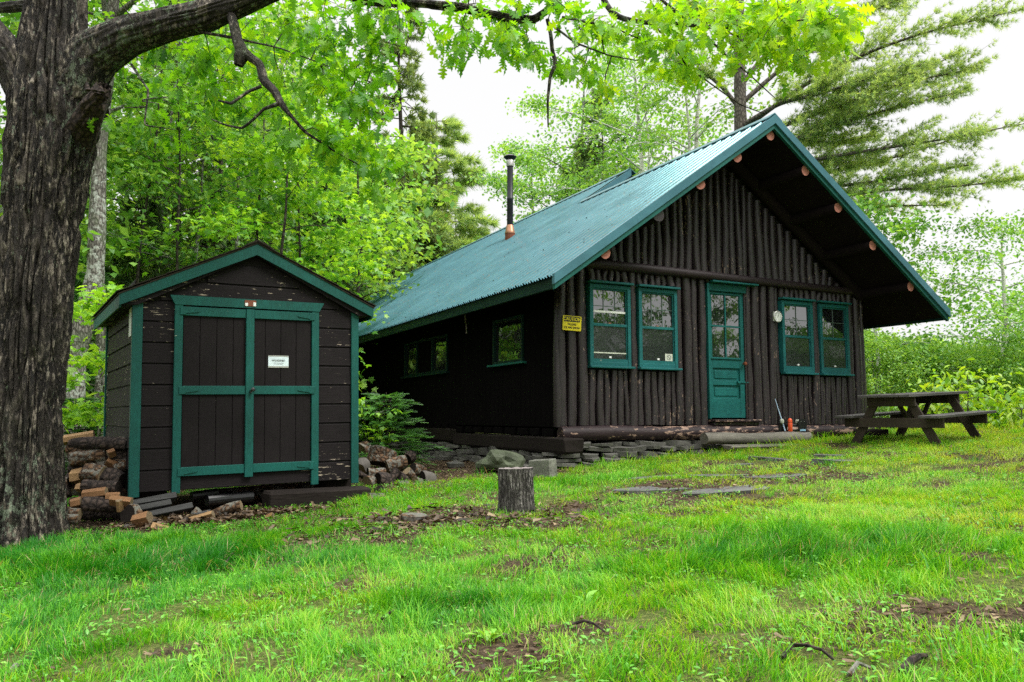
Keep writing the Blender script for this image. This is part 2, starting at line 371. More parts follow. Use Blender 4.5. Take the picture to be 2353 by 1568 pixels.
# leaf templates (x along, z normal)
def strip_leaf(half, droop=.25, fold=.12):
    xs = [p[0] for p in half]; vs = []; fs = []
    for x, w in half: vs += [(x, -w, fold*w*2-droop*x*x), (x, 0, -droop*x*x), (x, w, fold*w*2-droop*x*x)]
    for i in range(len(half)-1):
        a = i*3; fs += [(a, a+3, a+4, a+1), (a+1, a+4, a+5, a+2)]
    return np.array(vs, float), fs
T_OAK = strip_leaf([(-.18, .008), (0, .02), (.10, .07), (.17, .24), (.27, .07), (.36, .38), (.42, .36), (.50, .10), (.60, .42), (.67, .36), (.72, .12), (.84, .26), (.88, .12), (1, .01)], .3, .14)
T_MAPLE = (np.array([(-.25, 0, 0), (0, 0, .0), (.02, .42, -.05), (.25, .30, 0), (.45, .55, -.1), (.55, .2, 0), (.95, 0, -.2), (.55, -.2, 0), (.45, -.55, -.1), (.25, -.30, 0), (.02, -.42, -.05)], float),
           [(1, 2, 3, 5), (3, 4, 5), (1, 5, 6, 7), (1, 7, 9, 10), (7, 8, 9)])
T_LEAF = (np.array([(0, 0, 0), (.4, .32, -.02), (1, 0, -.16), (.4, -.32, -.02)], float), [(0, 1, 2), (0, 2, 3)])
T_OVAL = strip_leaf([(0, .02), (.2, .15), (.5, .24), (.8, .14), (1, .01)], .35, .1)
def tuft(n, w, spread, seed, up=.2):
    r = np.random.default_rng(seed); vs = []; fs = []
    for i in range(n):
        t = 2*pi*i/n+r.uniform(-.4, .4); e = r.uniform(*spread); d = np.array([cos(e), sin(e)*cos(t), sin(e)*sin(t)+up*.0])
        L = r.uniform(.7, 1.1); q = np.cross(d, r.normal(size=3)); q /= np.linalg.norm(q); b = len(vs)
        vs += [d*.08-q*w, d*.08+q*w, d*L]; fs.append((b, b+1, b+2))
    return np.array(vs), fs
T_PINE = [tuft(13, .045, (.25, 1.15), k) for k in (1, 2, 3)]
T_SPR = [tuft(9, .10, (.35, 1.2), k+9) for k in (1, 2, 3)]
def needle_twig():                     # a flat spruce twig: short needles on both sides of an axis
    vs = []; fs = []; r = np.random.default_rng(5)
    for i in range(16):
        x = .05+.95*i/16
        for sd in (-1, 1):
            for el in (.1, .8):
                b = len(vs); L = .20*(1-.45*x)*r.uniform(.8, 1.2); d = np.array([.6, sd*cos(el), sin(el)])*L
                vs += [(x, 0, 0), (x+.05, 0, 0), tuple(np.array([x, 0, 0])+d)]; fs.append((b, b+1, b+2))
    b = len(vs); vs += [(0, -.015, 0), (0, .015, 0), (1, 0, 0)]; fs.append((b, b+1, b+2))
    return np.array(vs, float), fs
T_TWIG = needle_twig()
def blade(bend, lean):
    vs = []; K = 3
    for i in range(K):
        t = i/K; w = .5*(1-t*.55); vs += [(bend*t*t+lean*t, -w, t*(1-.25*bend*t)), (bend*t*t+lean*t, w, t*(1-.25*bend*t))]
    vs.append((bend+lean, 0, 1-.25*bend-.1*abs(lean)))
    return np.array(vs, float), [(0, 1, 3, 2), (2, 3, 5, 4), (4, 5, 6)]
T_BLADE = [blade(b, l) for b, l in ((.1, .0), (.35, .1), (.7, .1), (1.0, .15), (.5, .4), (.2, .6))]

# ------------------------------------------------------------------ terrain
SPOTS = [(0.0, 7.6, .9, .5, .95), (-.7, 7.35, .75, .45, 1.), (-1.25, 6.6, .75, .5, 1.), (.1, 6.8, .8, .35, .95), (-1.1, 12.6, 1.9, 2.6, 1.), (-2.9, 8.35, 1.3, .5, 1.), (-3.6, 9.6, 1.5, 1.6, 1.),
         (2.2, 8.5, 1.5, .5, .75), (2.0, 7.3, .9, .45, .6), (3.2, 9.9, 1.2, .5, .5), (1.75, 3.6, .75, .32, .62), (1.2, 3.35, .5, .25, .5), (-.1, 3.4, .35, .2, .45), (-.9, 4.9, .4, .25, .6), (.9, 5.4, .5, .3, .45),
         (1.4, 6.9, .5, .35, .7), (-4.2, 8.4, .9, .5, 1.), (3.6, 11.9, 1.6, .4, .35), (5.6, 8.5, 1.1, .5, .35), (.2, 5.8, .5, .3, .5), (-3, 3.9, .5, .3, .5)]
LUSH = [(1.85, 5.1, 1.15, .75, 1.), (-.3, 4.3, .45, .35, .9), (-2.6, 6.2, 1.5, .8, .9), (-1.0, 9.6, 1.4, .8, .35), (.6, 9.6, .9, .6, .5), (-4.2, 6.8, 1.3, .8, .8), (-1.9, 8.6, .8, .5, .5)]
def blobs(x, y, L):
    r = np.zeros_like(x)
    for cx, cy, sx_, sy_, k in L:
        d = ((x-cx)/sx_)**2+((y-cy)/sy_)**2; r = np.maximum(r, k*np.exp(-d**1.5*.9))
    return r
def bare(x, y):
    n = vn2(x*1.9, y*1.9, 3)*.6+vn2(x*5, y*5, 4)*.4
    return np.clip(blobs(x, y, SPOTS)*(.65+.8*n)+np.clip((n-.54)*3.0, 0, .65), 0, 1)
xs = np.unique(np.concatenate([np.linspace(-350, -20, 14), np.linspace(-20, -6, 60), np.linspace(-6, 10, 200), np.linspace(10, 24, 50), np.linspace(24, 350, 14)]))
ys = np.unique(np.concatenate([np.linspace(-300, -5, 12), np.linspace(-5, 2, 20), np.linspace(2, 16, 200), np.linspace(16, 45, 60), np.linspace(45, 400, 14)]))
gx, gy = np.meshgrid(xs, ys); gzv = gz(gx, gy)+(vn2(gx*9, gy*9, 6)-.5)*.02*(np.abs(gx) < 12)
V = np.stack([gx, gy, gzv], -1).reshape(-1, 3); nx, ny = len(xs), len(ys)
I = (np.arange(ny-1)[:, None]*nx+np.arange(nx-1)[None]).ravel()
F = np.stack([I, I+1, I+nx+1, I+nx], -1)
def groundmat():
    t = NT('forest soil and thatch'); a = t.n('ShaderNodeAttribute', attribute_name='tone')
    n = t.noise(7, (1, 1, 1), 6, .7); n2 = t.noise(40, (1, 1, 1), 5, .75, (1, 1, 1)); n3 = t.noise(130, (1, 1, 1), 3, .7, (5, 1, 1))
    soil = t.ramp(n2, [(.3, (.030, .020, .013)), (.5, (.07, .05, .032)), (.66, (.17, .12, .07)), (.78, (.34, .27, .17))])
    th = t.ramp(n2, [(.3, (.03, .05, .012)), (.5, (.10, .13, .032)), (.7, (.24, .23, .08))])
    m = t.n('ShaderNodeMath', operation='MULTIPLY_ADD'); t.l(n, m.inputs[0]); m.inputs[1].default_value = .5; t.l(a.outputs['Fac'], m.inputs[2])
    col = t.mix(t.ramp(m.outputs[0], [(.45, 0.), (.8, 1.)]), th, soil)
    return t.princ(col, .95, t.bump(t.mix(.5, n2, n3), 1, .03), Specular_IOR_Level=.1)
go = rawmesh('ground', V, F.ravel(), np.arange(len(F))*4, groundmat(), bare(gx, gy).ravel(), smooth=True); tag(go, kind='structure')

# ------------------------------------------------------------------ log cabin
YAW = R(26.593); CAB = (.6771, 11.5609, -.1288)
cab = thing('log_cabin', 'long dark brown log cabin with corrugated teal metal roof and green trimmed windows', 'cabin', CAB, (0, 0, YAW))
CM = Matrix.Translation(CAB) @ Matrix.Rotation(YAW, 4, 'Z')
W = 6.2453; UC = W/2; SL = .7126; ZA = 4.6577; HW = 3.814; ZE = ZA-SL*HW; OV = 1.147; LEN = 23.5; T2 = 4.46; U2 = UC+1.2; ZA2 = ZA+1.2*SL; UR2 = U2*2-UC+HW
wins = [(.487, 1.209), (1.356, 2.081), (4.264, 4.9715), (5.137, 5.836)]; VB, VT = .839, 2.077
def pole(b, u, z0, z1, r, lean=0, y=.03, m='log'):
    n = max(3, int((z1-z0)/.22)); s = random.random()*50
    pts = []; rr = []
    for i in range(n+1):
        t = i/n; pts.append((u+lean*(t-.5)+.012*sin(s+t*5), y+random.uniform(-.006, .006), z0+(z1-z0)*t)); rr.append(r*(1.06-.14*t)*(1+random.uniform(-.05, .05)))
    b.tube(pts, rr, 12, None, cap=True, wob=.07, seed=s)
fw = MB()
def fill(u0, u1, z0, z1f, rmin=.052, rmax=.084):
    u = u0
    while u < u1-.05:
        r = random.uniform(rmin, rmax)
        if u+2*r > u1-.06: r = (u1-u)/2
        zt = z1f(u+r) if callable(z1f) else z1f
        if zt > z0+.03: pole(fw, u+r, z0+random.uniform(-.004, .01), zt, r*.89, random.uniform(-.022, .022), y=.03+random.uniform(-.012, .012))
        u += 2*r
for a, b_ in ((-.02, .487), (1.209, 1.356), (2.081, 2.69), (3.52, 4.264), (4.9715, 5.137), (5.836, 6.27)): fill(a, b_, 0, 2.33, .062, .092)
for a, b_ in wins: fill(a, b_, 0, VB-.03, .056, .072); fill(a, b_, VT+.055, 2.33, .05, .066)
fill(2.69, 3.52, 2.29, 2.33)
fw.build('front_wall', M['log'], cab, True)
gb = fw = MB(); fill(.55, 5.72, 2.40, lambda u: 2.42+SL*(min(u, W-u)-.55), .060, .094); gb.build('gable_wall', M['log'], cab, True)
def openwall(b, u0, u1, z0, z1, ops, y0, y1, swap=False, xoff=0):
    xs_ = sorted({u0, u1, *[o[0] for o in ops], *[o[1] for o in ops]})
    for a, c in zip(xs_, xs_[1:]):
        zz = [(z0, z1)]
        for o in ops:
            if a >= o[0]-1e-6 and c <= o[1]+1e-6: zz = [(z0, o[2]), (o[3], z1)]
        for p, q in zz:
            if q > p: (b.box(y0, y1, a, c, p, q) if swap else b.box(a, c, y0, y1, p, q))
b = MB(); openwall(b, 0, W, -.02, 2.4, [(a, c, VB, VT) for a, c in wins]+[(2.69, 3.52, .0, 2.25)], .09, .16)
b.prism([(0.02, 2.4), (W-.02, 2.4), (UC, 2.4+SL*(UC-.02))], 1, .09, .16); b.build('inner_wall', M['room'], cab)
b = MB(); b.tube([(.2, -.05, 2.375), (1.4, -.055, 2.372), (2.6, -.06, 2.362), (3.8, -.06, 2.352), (5.0, -.055, 2.345), (6.2, -.05, 2.34)], [.075, .073, .07, .066, .062, .06], 16, wob=.05); b.build('belt_log', M['beltlog'], cab, True)
b = MB(); b.tube([(-.02+i*.9, -.055, -.115+.008*sin(i*2.1)) for i in range(8)], [.10, .112, .105, .115, .108, .10, .105, .1], 16, wob=.08, seed=3); b.build('sill_log', M['log_worn'], cab, True)
b = MB()
for sg in (0, 1):
    f = (lambda u: u) if not sg else (lambda u: W-u)
    b.tube([(f(.1+i*(UC-.1)/6), -.07, 2.185+SL*(.1+i*(UC-.1)/6)) for i in range(7)], [.10]*7, 12, wob=.06, seed=sg)
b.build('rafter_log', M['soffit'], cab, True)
for k, (u, z, r, pink) in enumerate([(3.09, 4.40, .085, 1), (2.42, 3.96, .09, 1), (1.72, 3.46, .088, 1), (.97, 2.93, .11, 0), (.08, 2.31, .09, 1), (3.80, 3.95, .085, 1), (4.49, 3.44, .085, 1), (5.25, 2.90, .085, 1), (6.12, 2.29, .085, 1)]):
    b = MB(); b.tube([(u, -1.09, z), (u, -.6, z), (u, .05, z)], [r*.95, r, r], 14, M['soffit'], capm=M['logend' if pink else 'log'], wob=.12, seed=k*7); b.build('purlin', None, cab, True)  # pinkish sawn ends; one purlin end keeps the dark log colour
# roof shell, corrugated left slope
def rib(y):                            # sheet profile across the ribs
    p = (y % .2286)/.2286; h = 0
    for c, w, hh in ((.5, .13, .030), (.165, .09, .022), (.835, .09, .022)):
        d = abs(p-c); h = max(h, hh*1.15*min(1, max(0, (w-d)/(w*.45))))
    return h
yy = []; y = -OV
while y < LEN:
    for q in (0, .08, .12, .17, .22, .26, .36, .41, .46, .54, .59, .64, .74, .78, .83, .88, .92): yy.append(y+q*.2286)
    y += .2286
yy = sorted([v for v in yy if v <= LEN]+[T2])
b = MB(); vs = []; nr = 0
def sl_pt(u, y, h): return (u-h*SL/1.228, y, ZA-SL*(UC-u)+h/1.228)
rowsA = [v for v in yy if v <= T2]; rowsB = [v for v in yy if v >= T2]
for rows, ut in ((rowsA, UC), (rowsB, U2)):
    cols = [UC-HW-.05+(ut-(UC-HW-.05))*i/6 for i in range(7)]
    o = len(b.v); n = len(cols)
    V_ = [sl_pt(u, y, rib(y)+.01) for y in rows for u in cols]
    b.add(V_, [(i*n+k, i*n+k+1, (i+1)*n+k+1, (i+1)*n+k) for i in range(len(rows)-1) for k in range(n-1)])
    V_ = [(u*1., y, ZA-SL*(UC-ut)-(u-ut)*SL+rib(y)*.8+.01) for y in (rows if rows is rowsA else rows[::6]) for u in ([ut, UC+HW+.05] if rows is rowsA else [ut, UR2+.05])]
    b.add(V_, [(2*i, 2*i+1, 2*i+3, 2*i+2) for i in range(len(V_)//2-1)])
roof = b.build('roof', M['roof'], cab)
# roof body under the sheet
b = MB(); th = .15
def slab(b, ut, zt, ul, ur, y0, y1, m=None):
    zl = zt-SL*(ut-ul); zr = zt-SL*(ur-ut)
    b.prism([(ul, zl), (ut, zt), (ur, zr), (ur, zr-th), (ut, zt-th), (ul, zl-th)], 1, y0, y1, m)
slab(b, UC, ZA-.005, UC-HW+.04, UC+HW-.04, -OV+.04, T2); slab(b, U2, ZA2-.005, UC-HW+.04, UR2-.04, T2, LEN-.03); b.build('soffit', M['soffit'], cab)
b = MB()
for y0, y1, ut, zt in ((-OV-.02, T2-.1, UC, ZA), (T2-.12, LEN, U2, ZA2)):
    for sg in (-1, 1):
        b.add([(ut, y0, zt+.06), (ut+sg*.15, y0, zt+.06-.15*SL), (ut+sg*.15, y1, zt+.06-.15*SL), (ut, y1, zt+.06), (ut, y0, zt+.075), (ut+sg*.15, y0, zt+.075-.15*SL), (ut+sg*.15, y1, zt+.075-.15*SL), (ut, y1, zt+.075)],
              [(0, 1, 2, 3), (4, 7, 6, 5), (0, 4, 5, 1), (1, 5, 6, 2), (2, 6, 7, 3), (3, 7, 4, 0)])
b.build('ridge_cap', M['rake'], roof)
for y0, y1, ut, zt in ((-OV, T2-.1, UC, ZA), (T2-.1, LEN, U2, ZA2)):
    y = y0; b = MB()
    while y < y1-.25: b.prism([(ut-.16, zt-.16*SL+.012), (ut, zt+.03), (ut, zt+.058), (ut-.16, zt-.16*SL+.055)], 1, y+.14, y+.2286-.005); y += .2286
    b.build('ridge_gap_shade', M['cap'], roof)  # dark blocks stand in for the shaded gaps below the ridge cap
# rakes
def rake(name, y0, y1, d0, d1, mat, ext=0):
    for sg in (-1, 1):
        b = MB(); ue = UC+sg*(HW+ext); ze = ZA-SL*(HW+ext)
        b.prism([(UC, ZA-d0), (ue, ze-d0), (ue, ze-d1), (UC, ZA-d1)], 1, y0, y1); b.build(name, mat, cab)
rake('rake_flashing', -OV-.03, -OV+.035, -.045, .090, M['rake'], .05)
rake('rake_board', -OV-.002, -OV+.05, .086, .168, M['rake2'], .03)
b = MB(); b.prism([(U2, ZA2+.045), (U2, ZA2-.12), (UC, ZA-.12), (UC, ZA+.045)], 1, T2-.16, T2-.11); b.build('rake_flashing', M['rake'], cab)
b = MB(); b.box(UC-HW-.01, UC-HW+.035, -OV+.05, LEN-.02, ZE-.17, ZE-.012, b=.004)
b.build('eave_board', M['eave'], cab)
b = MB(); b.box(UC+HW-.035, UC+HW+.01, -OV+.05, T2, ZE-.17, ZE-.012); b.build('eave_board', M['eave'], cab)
# side wall of vertical planks, two offset sections with two openings
ops1 = [(1.13, 2.13, 1.02, 1.68)]; ops2 = [(4.37, 6.78, 1.02, 1.67)]
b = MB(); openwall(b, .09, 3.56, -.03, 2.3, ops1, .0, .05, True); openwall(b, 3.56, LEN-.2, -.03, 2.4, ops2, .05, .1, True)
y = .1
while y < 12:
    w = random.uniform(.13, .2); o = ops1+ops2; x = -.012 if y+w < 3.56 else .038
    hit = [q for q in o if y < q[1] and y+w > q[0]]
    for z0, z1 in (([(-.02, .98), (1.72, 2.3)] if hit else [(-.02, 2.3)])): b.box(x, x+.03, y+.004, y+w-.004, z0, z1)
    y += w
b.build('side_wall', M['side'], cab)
b = MB(); b.box(W-.1, W, .1, T2, -.1, 2.35); b.box(UR2-HW+UC-.2, UR2-HW+UC-.1, T2, LEN-.2, -.1, 2.35); b.box(.1, UR2-HW+UC-.2, LEN-.3, LEN-.2, -.1, 2.4)
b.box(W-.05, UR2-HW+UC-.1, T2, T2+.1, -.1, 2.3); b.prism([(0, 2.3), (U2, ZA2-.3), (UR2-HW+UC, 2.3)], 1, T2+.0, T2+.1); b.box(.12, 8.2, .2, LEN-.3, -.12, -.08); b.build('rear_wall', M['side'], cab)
for u_, y_ in ((.03, .06), (W, .08), (W+.03, .22)):
    b = MB(); pole(b, u_, -.02, 2.34, .08, y=y_); b.build('corner_post', M['log'], cab, True)
b = MB(); y = .15
while y < 12:
    w = random.uniform(.27, .36); x = -.03 if y < 3.5 else .02; z = 0 if y < 3.5 else .05
    b.cbox(x, x+.1, y, y+w, z-.155, z-.045, .012, None, None, .006); y += w+random.uniform(.08, .13)
b.build('joist_blocks', M['side'], cab)
b = MB(); b.cbox(-.15, .20, -.36, 3.6, -.38, -.165, .03, None, None, .012); b.cbox(.0, .3, 3.6, 13, -.34, -.10, .03, None, None, .012); b.build('sill_timber', M['old_beam'], cab)
# windows on the front
def slash(x0, x1, z0, z1, w, y0, y1, b):   # rectangular frame
    b.cbox(x0, x0+w, y0, y1, z0, z1, .004); b.cbox(x1-w, x1, y0, y1, z0, z1, .004)
    b.cbox(x0+w-.001, x1-w+.001, y0+.002, y1-.002, z1-w, z1, .004); b.cbox(x0+w-.001, x1-w+.001, y0+.002, y1-.002, z0, z0+w, .004)
def window(u0, u1, kind):
    e = thing('window', None, None); e.parent = cab; del_ = e
    b = MB(); slash(u0, u1, VB+.03, VT-.0, .058, -.06, .08, b); b.box(u0+.05, u1-.05, -.052, .07, VB+.08, VB+.135)
    b.build('frame', M['win_green'], e)
    b = MB(); b.cbox(u0-.02, u1+.035, -.12, .0, VB-.005, VB+.028, .006); b.build('sill', M['win_green'], e)
    b = MB(); b.cbox(u0-.025, u1+.03, -.115, .0, VT+.012, VT+.045, .005); b.build('drip_cap', M['win_green'], e)
    zm = 1.475; i0, i1 = u0+.058, u1-.058
    b = MB(); b.cbox(i0-.004, i1+.004, -.045, .02, zm-.02, zm+.022, .004)
    b.box(i0-.004, i0+.018, -.035, .03, VB+.13, VT-.055); b.box(i1-.018, i1+.004, -.035, .03, VB+.13, VT-.055); b.box(i0+.018, i1-.018, -.035, .03, VT-.08, VT-.055)
    b.build('sash', M['win_green'], e)
    b = MB(); b.add([(i0+.01, -.012, zm+.01), (i1-.01, -.014, zm+.01), (i1-.01, -.010, VT-.07), (i0+.01, -.008, VT-.07)], [(0, 1, 2, 3)]); b.build('glass', M['glass'], e)
    b = MB(); b.add([(i0+.01, -.026, VB+.12), (i1-.01, -.027, VB+.12), (i1-.01, -.024, zm), (i0+.01, -.026, zm)], [(0, 1, 2, 3)]); b.build('insect_screen', M['screen'], e)
    b = MB()
    if kind in (0, 1, 2, 3):
        wdt = i1-i0; n = 3 if kind < 2 else 2
        for k in range(1, n): b.box(i0+wdt*k/n-.004, i0+wdt*k/n+.004, -.02, -.012, zm+.02, VT-.08)
        b.box(i0+.02, i1-.02, -.021, -.013, (zm+VT)/2-.02, (zm+VT)/2-.012)
    b.build('glazing_bars', M['bar'], e)
    b = MB(); um = (u0+u1)/2
    b.cbox(um-.02, um+.02, -.045, -.027, VB+.145, VB+.175, .003, M['white'])
    b.build('latch', None, e); b = MB()
    if kind == 0: b.box(i0+.01, i1-.01, -.024, -.016, 1.66, 1.69, M['white']); b.build('shade_rail', None, e); b = MB(); b.box(i0+.01, i1-.01, -.034, -.028, 1.055, 1.072, M['bristle'])
    if kind < 2: b.build('screen_rail', None, e) if kind == 0 else None; b = MB(); b.prism([(um-.03, zm+.022), (um+.03, zm+.022), (um+.008, zm+.04), (um, zm+.05), (um-.008, zm+.04)], 1, -.035, -.02, M['copper'])
    if kind < 2: b.build('sash_lock', None, e)
    if kind == 1:      # a small notice behind the screen: a round no-smoking style mark
        b = MB(); b.box(i1-.17, i1-.03, -.031, -.029, VB+.14, VB+.25, M['bristle'])
        for k in range(20):
            a, c = 2*pi*k/20, 2*pi*(k+1)/20; cx, cz = i1-.10, VB+.195
            b.add([(cx+.04*cos(a), -.0325, cz+.04*sin(a)), (cx+.04*cos(c), -.0325, cz+.04*sin(c)), (cx+.032*cos(c), -.0325, cz+.032*sin(c)), (cx+.032*cos(a), -.0325, cz+.032*sin(a))], [(0, 1, 2, 3)], M['greyink'])
        b.box(cx-.03, cx+.03, -.0335, -.0325, cz-.004, cz+.004, M['greyink'], Matrix.Translation((cx, 0, cz)) @ Matrix.Rotation(R(45), 4, 'Y') @ Matrix.Translation((-cx, 0, -cz)))
        b.build('notice', None, e)
for k, (a, c) in enumerate(wins): window(a, c, k)
# door
dr = thing('door', None, None); dr.parent = cab
b = MB(); d0, d1 = 2.724, 3.484
b.box(d0-.035, d0, -.05, .1, .1, 2.25, M['door_green']); b.box(d1, d1+.03, -.0, .1, .1, 2.25, M['log']); b.box(d0-.035, d1+.03, -.03, .1, 2.14, 2.25, M['door_green']); b.build('door_frame', None, dr)
b = MB()
for z0, z1 in ((.11, .42), (.63, .70), (.905, 1.045), (2.075, 2.14)): b.cbox(d0+.1, d1-.1, .02, .065, z0, z1, .004)
b.cbox(d0, d0+.1, .018, .065, .11, 2.14, .004); b.cbox(d1-.1, d1, .018, .065, .11, 2.14, .004)
for z0, z1 in ((.42, .63), (.70, .905)):
    b.cbox(d0+.1, d1-.1, .045, .06, z0, z1, .002); b.cbox(d0+.14, d1-.14, .034, .05, z0+.035, z1-.035, .01)
b.build('panel', M['door_green'], dr)
b = MB(); slash(d0+.035, d1-.06, 1.045, 2.12, .03, .0, .03, b); um = (d0+d1)/2-.01
b.box(um-.012, um+.012, .006, .03, 1.07, 2.09); b.box(d0+.06, d1-.085, .007, .03, 1.565, 1.592); b.build('glazing_bars', M['door_green'], dr)
b = MB(); b.add([(d0+.06, .022, 1.07), (d1-.085, .026, 1.07), (d1-.085, .02, 2.1), (d0+.06, .024, 2.1)], [(0, 1, 2, 3)]); b.build('glass', M['glass'], dr)
b = MB(); b.lathe([(.012, 0), (.012, .03), (.03, .04), (.034, .055), (.026, .072), (.004, .076)], 14, None, Matrix.Translation((d1-.035, .018, .985)) @ Matrix.Rotation(R(90), 4, 'X')); b.build('knob', M['brass'], dr, True)
b = MB(); b.cbox(d1-.16, d1+.06, -.0, .016, .672, .692, .002); b.cbox(d1-.17, d1-.12, -.012, .02, .662, .70, .003); b.build('hasp', M['door_green'], dr)
b = MB(); b.cbox(2.74, 3.70, -.13, .0, 2.262, 2.29, .005); b.build('drip_cap', M['door_green'], dr)
b = MB(); b.cbox(2.70, 3.66, -.16, .06, .045, .085, .01, M['log_worn'], None, .004); b.cbox(2.72, 3.64, -.12, .05, -.01, .046, .01, M['log'], None, .004); b.build('doorstep', None, dr)
# side windows
def side_window(y0, y1, z0, z1, x, muntin=()):
    e = thing('window', None, None); e.parent = cab
    b = MB(); w = .045
    for p in ((y0, y0+w, z0, z1), (y1-w, y1, z0, z1), (y0+w, y1-w, z1-w, z1), (y0+w, y1-w, z0, z0+w)): b.box(x-.035, x+.04, *p)
    for m in muntin: b.box(x-.03, x+.04, m-.03, m+.03, z0+w, z1-w)
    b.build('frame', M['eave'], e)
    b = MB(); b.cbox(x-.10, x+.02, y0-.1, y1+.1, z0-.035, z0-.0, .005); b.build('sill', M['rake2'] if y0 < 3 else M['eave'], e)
    b = MB(); b.add([(x+.01, y0+w, z0+w), (x+.01, y1-w, z0+w), (x+.014, y1-w, z1-w), (x+.012, y0+w, z1-w)], [(0, 3, 2, 1)]); b.build('glass', M['glass'], e)
side_window(1.09, 2.17, .98, 1.72, 0.0); side_window(4.33, 6.82, .98, 1.71, .05, (5.15, 6.05))
b = MB(); b.box(.058, .075, 5.18, 6.02, 1.02, 1.66); b.build('window_board', M['side'], cab)
# slate foundation
b = MB()
def slatepc(b, c, L, D, T, yaw, tilt=0, m=None, seed=None):
    n = random.randint(6, 9); top = []; bot = []
    for k in range(n):
        a = 2*pi*k/n+random.uniform(-.25, .25); r = random.uniform(.78, 1.08)
        top.append((cos(a)*L/2*r, sin(a)*D/2*r, T/2+random.uniform(-.12, .12)*T)); bot.append((cos(a)*L/2*r*random.uniform(.86, 1.05), sin(a)*D/2*r*random.uniform(.86, 1.05), -T/2))
    X = Matrix.Translation(c) @ Matrix.Rotation(yaw, 4, 'Z') @ Matrix.Rotation(tilt, 4, 'X') @ Matrix.Rotation(random.uniform(-.08, .08), 4, 'Y')
    b.add(top+bot, [tuple(range(n)), tuple(range(2*n-1, n-1, -1))]+[(k, n+k, n+(k+1) % n, (k+1) % n) for k in range(n)], m, X)
for lay in range(7):
    u = -.3+random.random()*.2
    while u < 6.3:
        L = random.uniform(.22, .55); T = random.uniform(.035, .08); x = u+L/2
        gl = float(gz(*(CM @ Vector((x, -.2, 0)))[:2]))-CAB[2]; z = -.27-lay*.068+random.uniform(-.012, .012)
        if z > gl-.1 and not (x < .22 and z > -.40): slatepc(b, (x, -.05-lay*.055+random.uniform(-.09, .06), z), L*1.12, random.uniform(.25, .42), T, random.uniform(-.3, .3), random.uniform(-.1, .16))
        u += L*.95
for lay in range(7):
    y = -.1+random.random()*.2
    while y < 9:
        L = random.uniform(.22, .5); T = random.uniform(.04, .08); z = -.42-lay*.06+random.uniform(-.015, .015); p = CM @ Vector((-.1, y, 0)); gl = float(gz(p.x, p.y))-CAB[2]
        if z > gl-.1: slatepc(b, (-.02-lay*.07+random.uniform(-.1, .05), y+L/2, z), random.uniform(.25, .42), L*1.1, T, random.uniform(-.4, .4), random.uniform(-.12, .12))
        y += L*.95
b.build('stone_foundation', M['slate'], cab)
n = 420; yr = rng.uniform(-1, 9, n); ur = rng.uniform(UC-HW, UC, n); hh = ZA-SL*(UC-ur)+.032; nrm = np.tile([-SL, 0, 1.], (n, 1))
V_, L_, S_, T_ = scatter((np.array([(-.5, -.15, 0), (.5, -.2, .05), (.42, .2, 0), (-.4, .22, .08)], float), [(0, 1, 2), (0, 2, 3)]), np.stack([ur, yr, hh], -1), rvec(n)*np.array([1, 1, .2]), nrm+rvec(n)*.2, rng.uniform(.02, .07, n), rng.uniform(0, .7, n))
tag(rawmesh('roof_litter', V_, L_, S_, M['litter'], T_, cab), kind='stuff')
# stove pipe
cu, cy = 2.68, 6.98; cz = ZA-SL*(UC-cu)
ch = thing('stove_pipe', None, None, (cu, cy, cz)); ch.parent = cab
b = MB(); b.lathe([(.075, -.1), (.075, .95), (.078, .955), (.078, 1.0), (.074, 1.005), (.072, 1.82)], 18, M['chim']); b.build('pipe', None, ch, True)
b = MB(); b.lathe([(.085, 1.78), (.087, 1.79), (.087, 1.93), (.08, 1.94)], 18); b.build('collar', M['steel'], ch, True)
b = MB(); b.lathe([(.05, 1.94), (.10, 1.96), (.16, 2.0), (.165, 2.02), (.12, 2.05), (.03, 2.07)], 8); b.build('rain_cap', M['black'], ch)
b = MB(); b.lathe([(.125, .13), (.125, .17), (.11, .20), (.085, .33), (.08, .34)], 18); b.build('storm_collar', M['copper'], ch, True)
b = MB(); b.lathe([(.12, -.10), (.12, .13), (.1, .14)], 18)
b.add([(u-.0, y, (u*SL)+.035) for u, y in ((-.32, -.25), (.18, -.25), (.18, .3), (-.32, .3))], [(0, 1, 2, 3)]); b.build('flashing', M['rust'], ch)

# caution sign
def text(body, size, x, z, y, m, parent, name, sx_=1., bold=0.0):
    c = bpy.data.curves.new(name, 'FONT'); c.body = body; c.size = size; c.align_x = 'CENTER'; c.align_y = 'CENTER'; c.offset = bold; c.extrude = .0006
    c.materials.append(m); o = bpy.data.objects.new(name, c); COL.objects.link(o); o.parent = parent
    bpy.context.view_layer.update(); me = bpy.data.meshes.new_from_object(o); bpy.data.objects.remove(o); me.name = name
    o = bpy.data.objects.new(name, me); COL.objects.link(o); o.parent = parent
    o.location = (x, y, z); o.rotation_euler = (R(90), 0, 0); o.scale = (sx_, 1, 1); return o
def rrect(b, w, h, r, y0, y1, m):
    p = []
    for cx, cz, a0 in ((w/2-r, h/2-r, 0), (-w/2+r, h/2-r, 90), (-w/2+r, -h/2+r, 180), (w/2-r, -h/2+r, 270)):
        for k in range(5): a = R(a0+k*22.5); p.append((cx+r*cos(a), cz+r*sin(a)))
    b.prism(p, 1, y0, y1, m)
p = CM @ Vector((.165, -.085, 1.465))
sg = thing('caution_sign', 'yellow rectangular CAUTION falling ice and snow sign on the cabin corner logs', 'sign', p, (R(2), R(1.5), YAW))
b = MB(); rrect(b, .31, .212, .014, -.002, .002, M['yellow']); b.build('face', None, sg)
b = MB(); rrect(b, .272, .078, .004, -.0035, -.0022, M['ink']); o = b.build('band', None, sg); o.location.z = .058
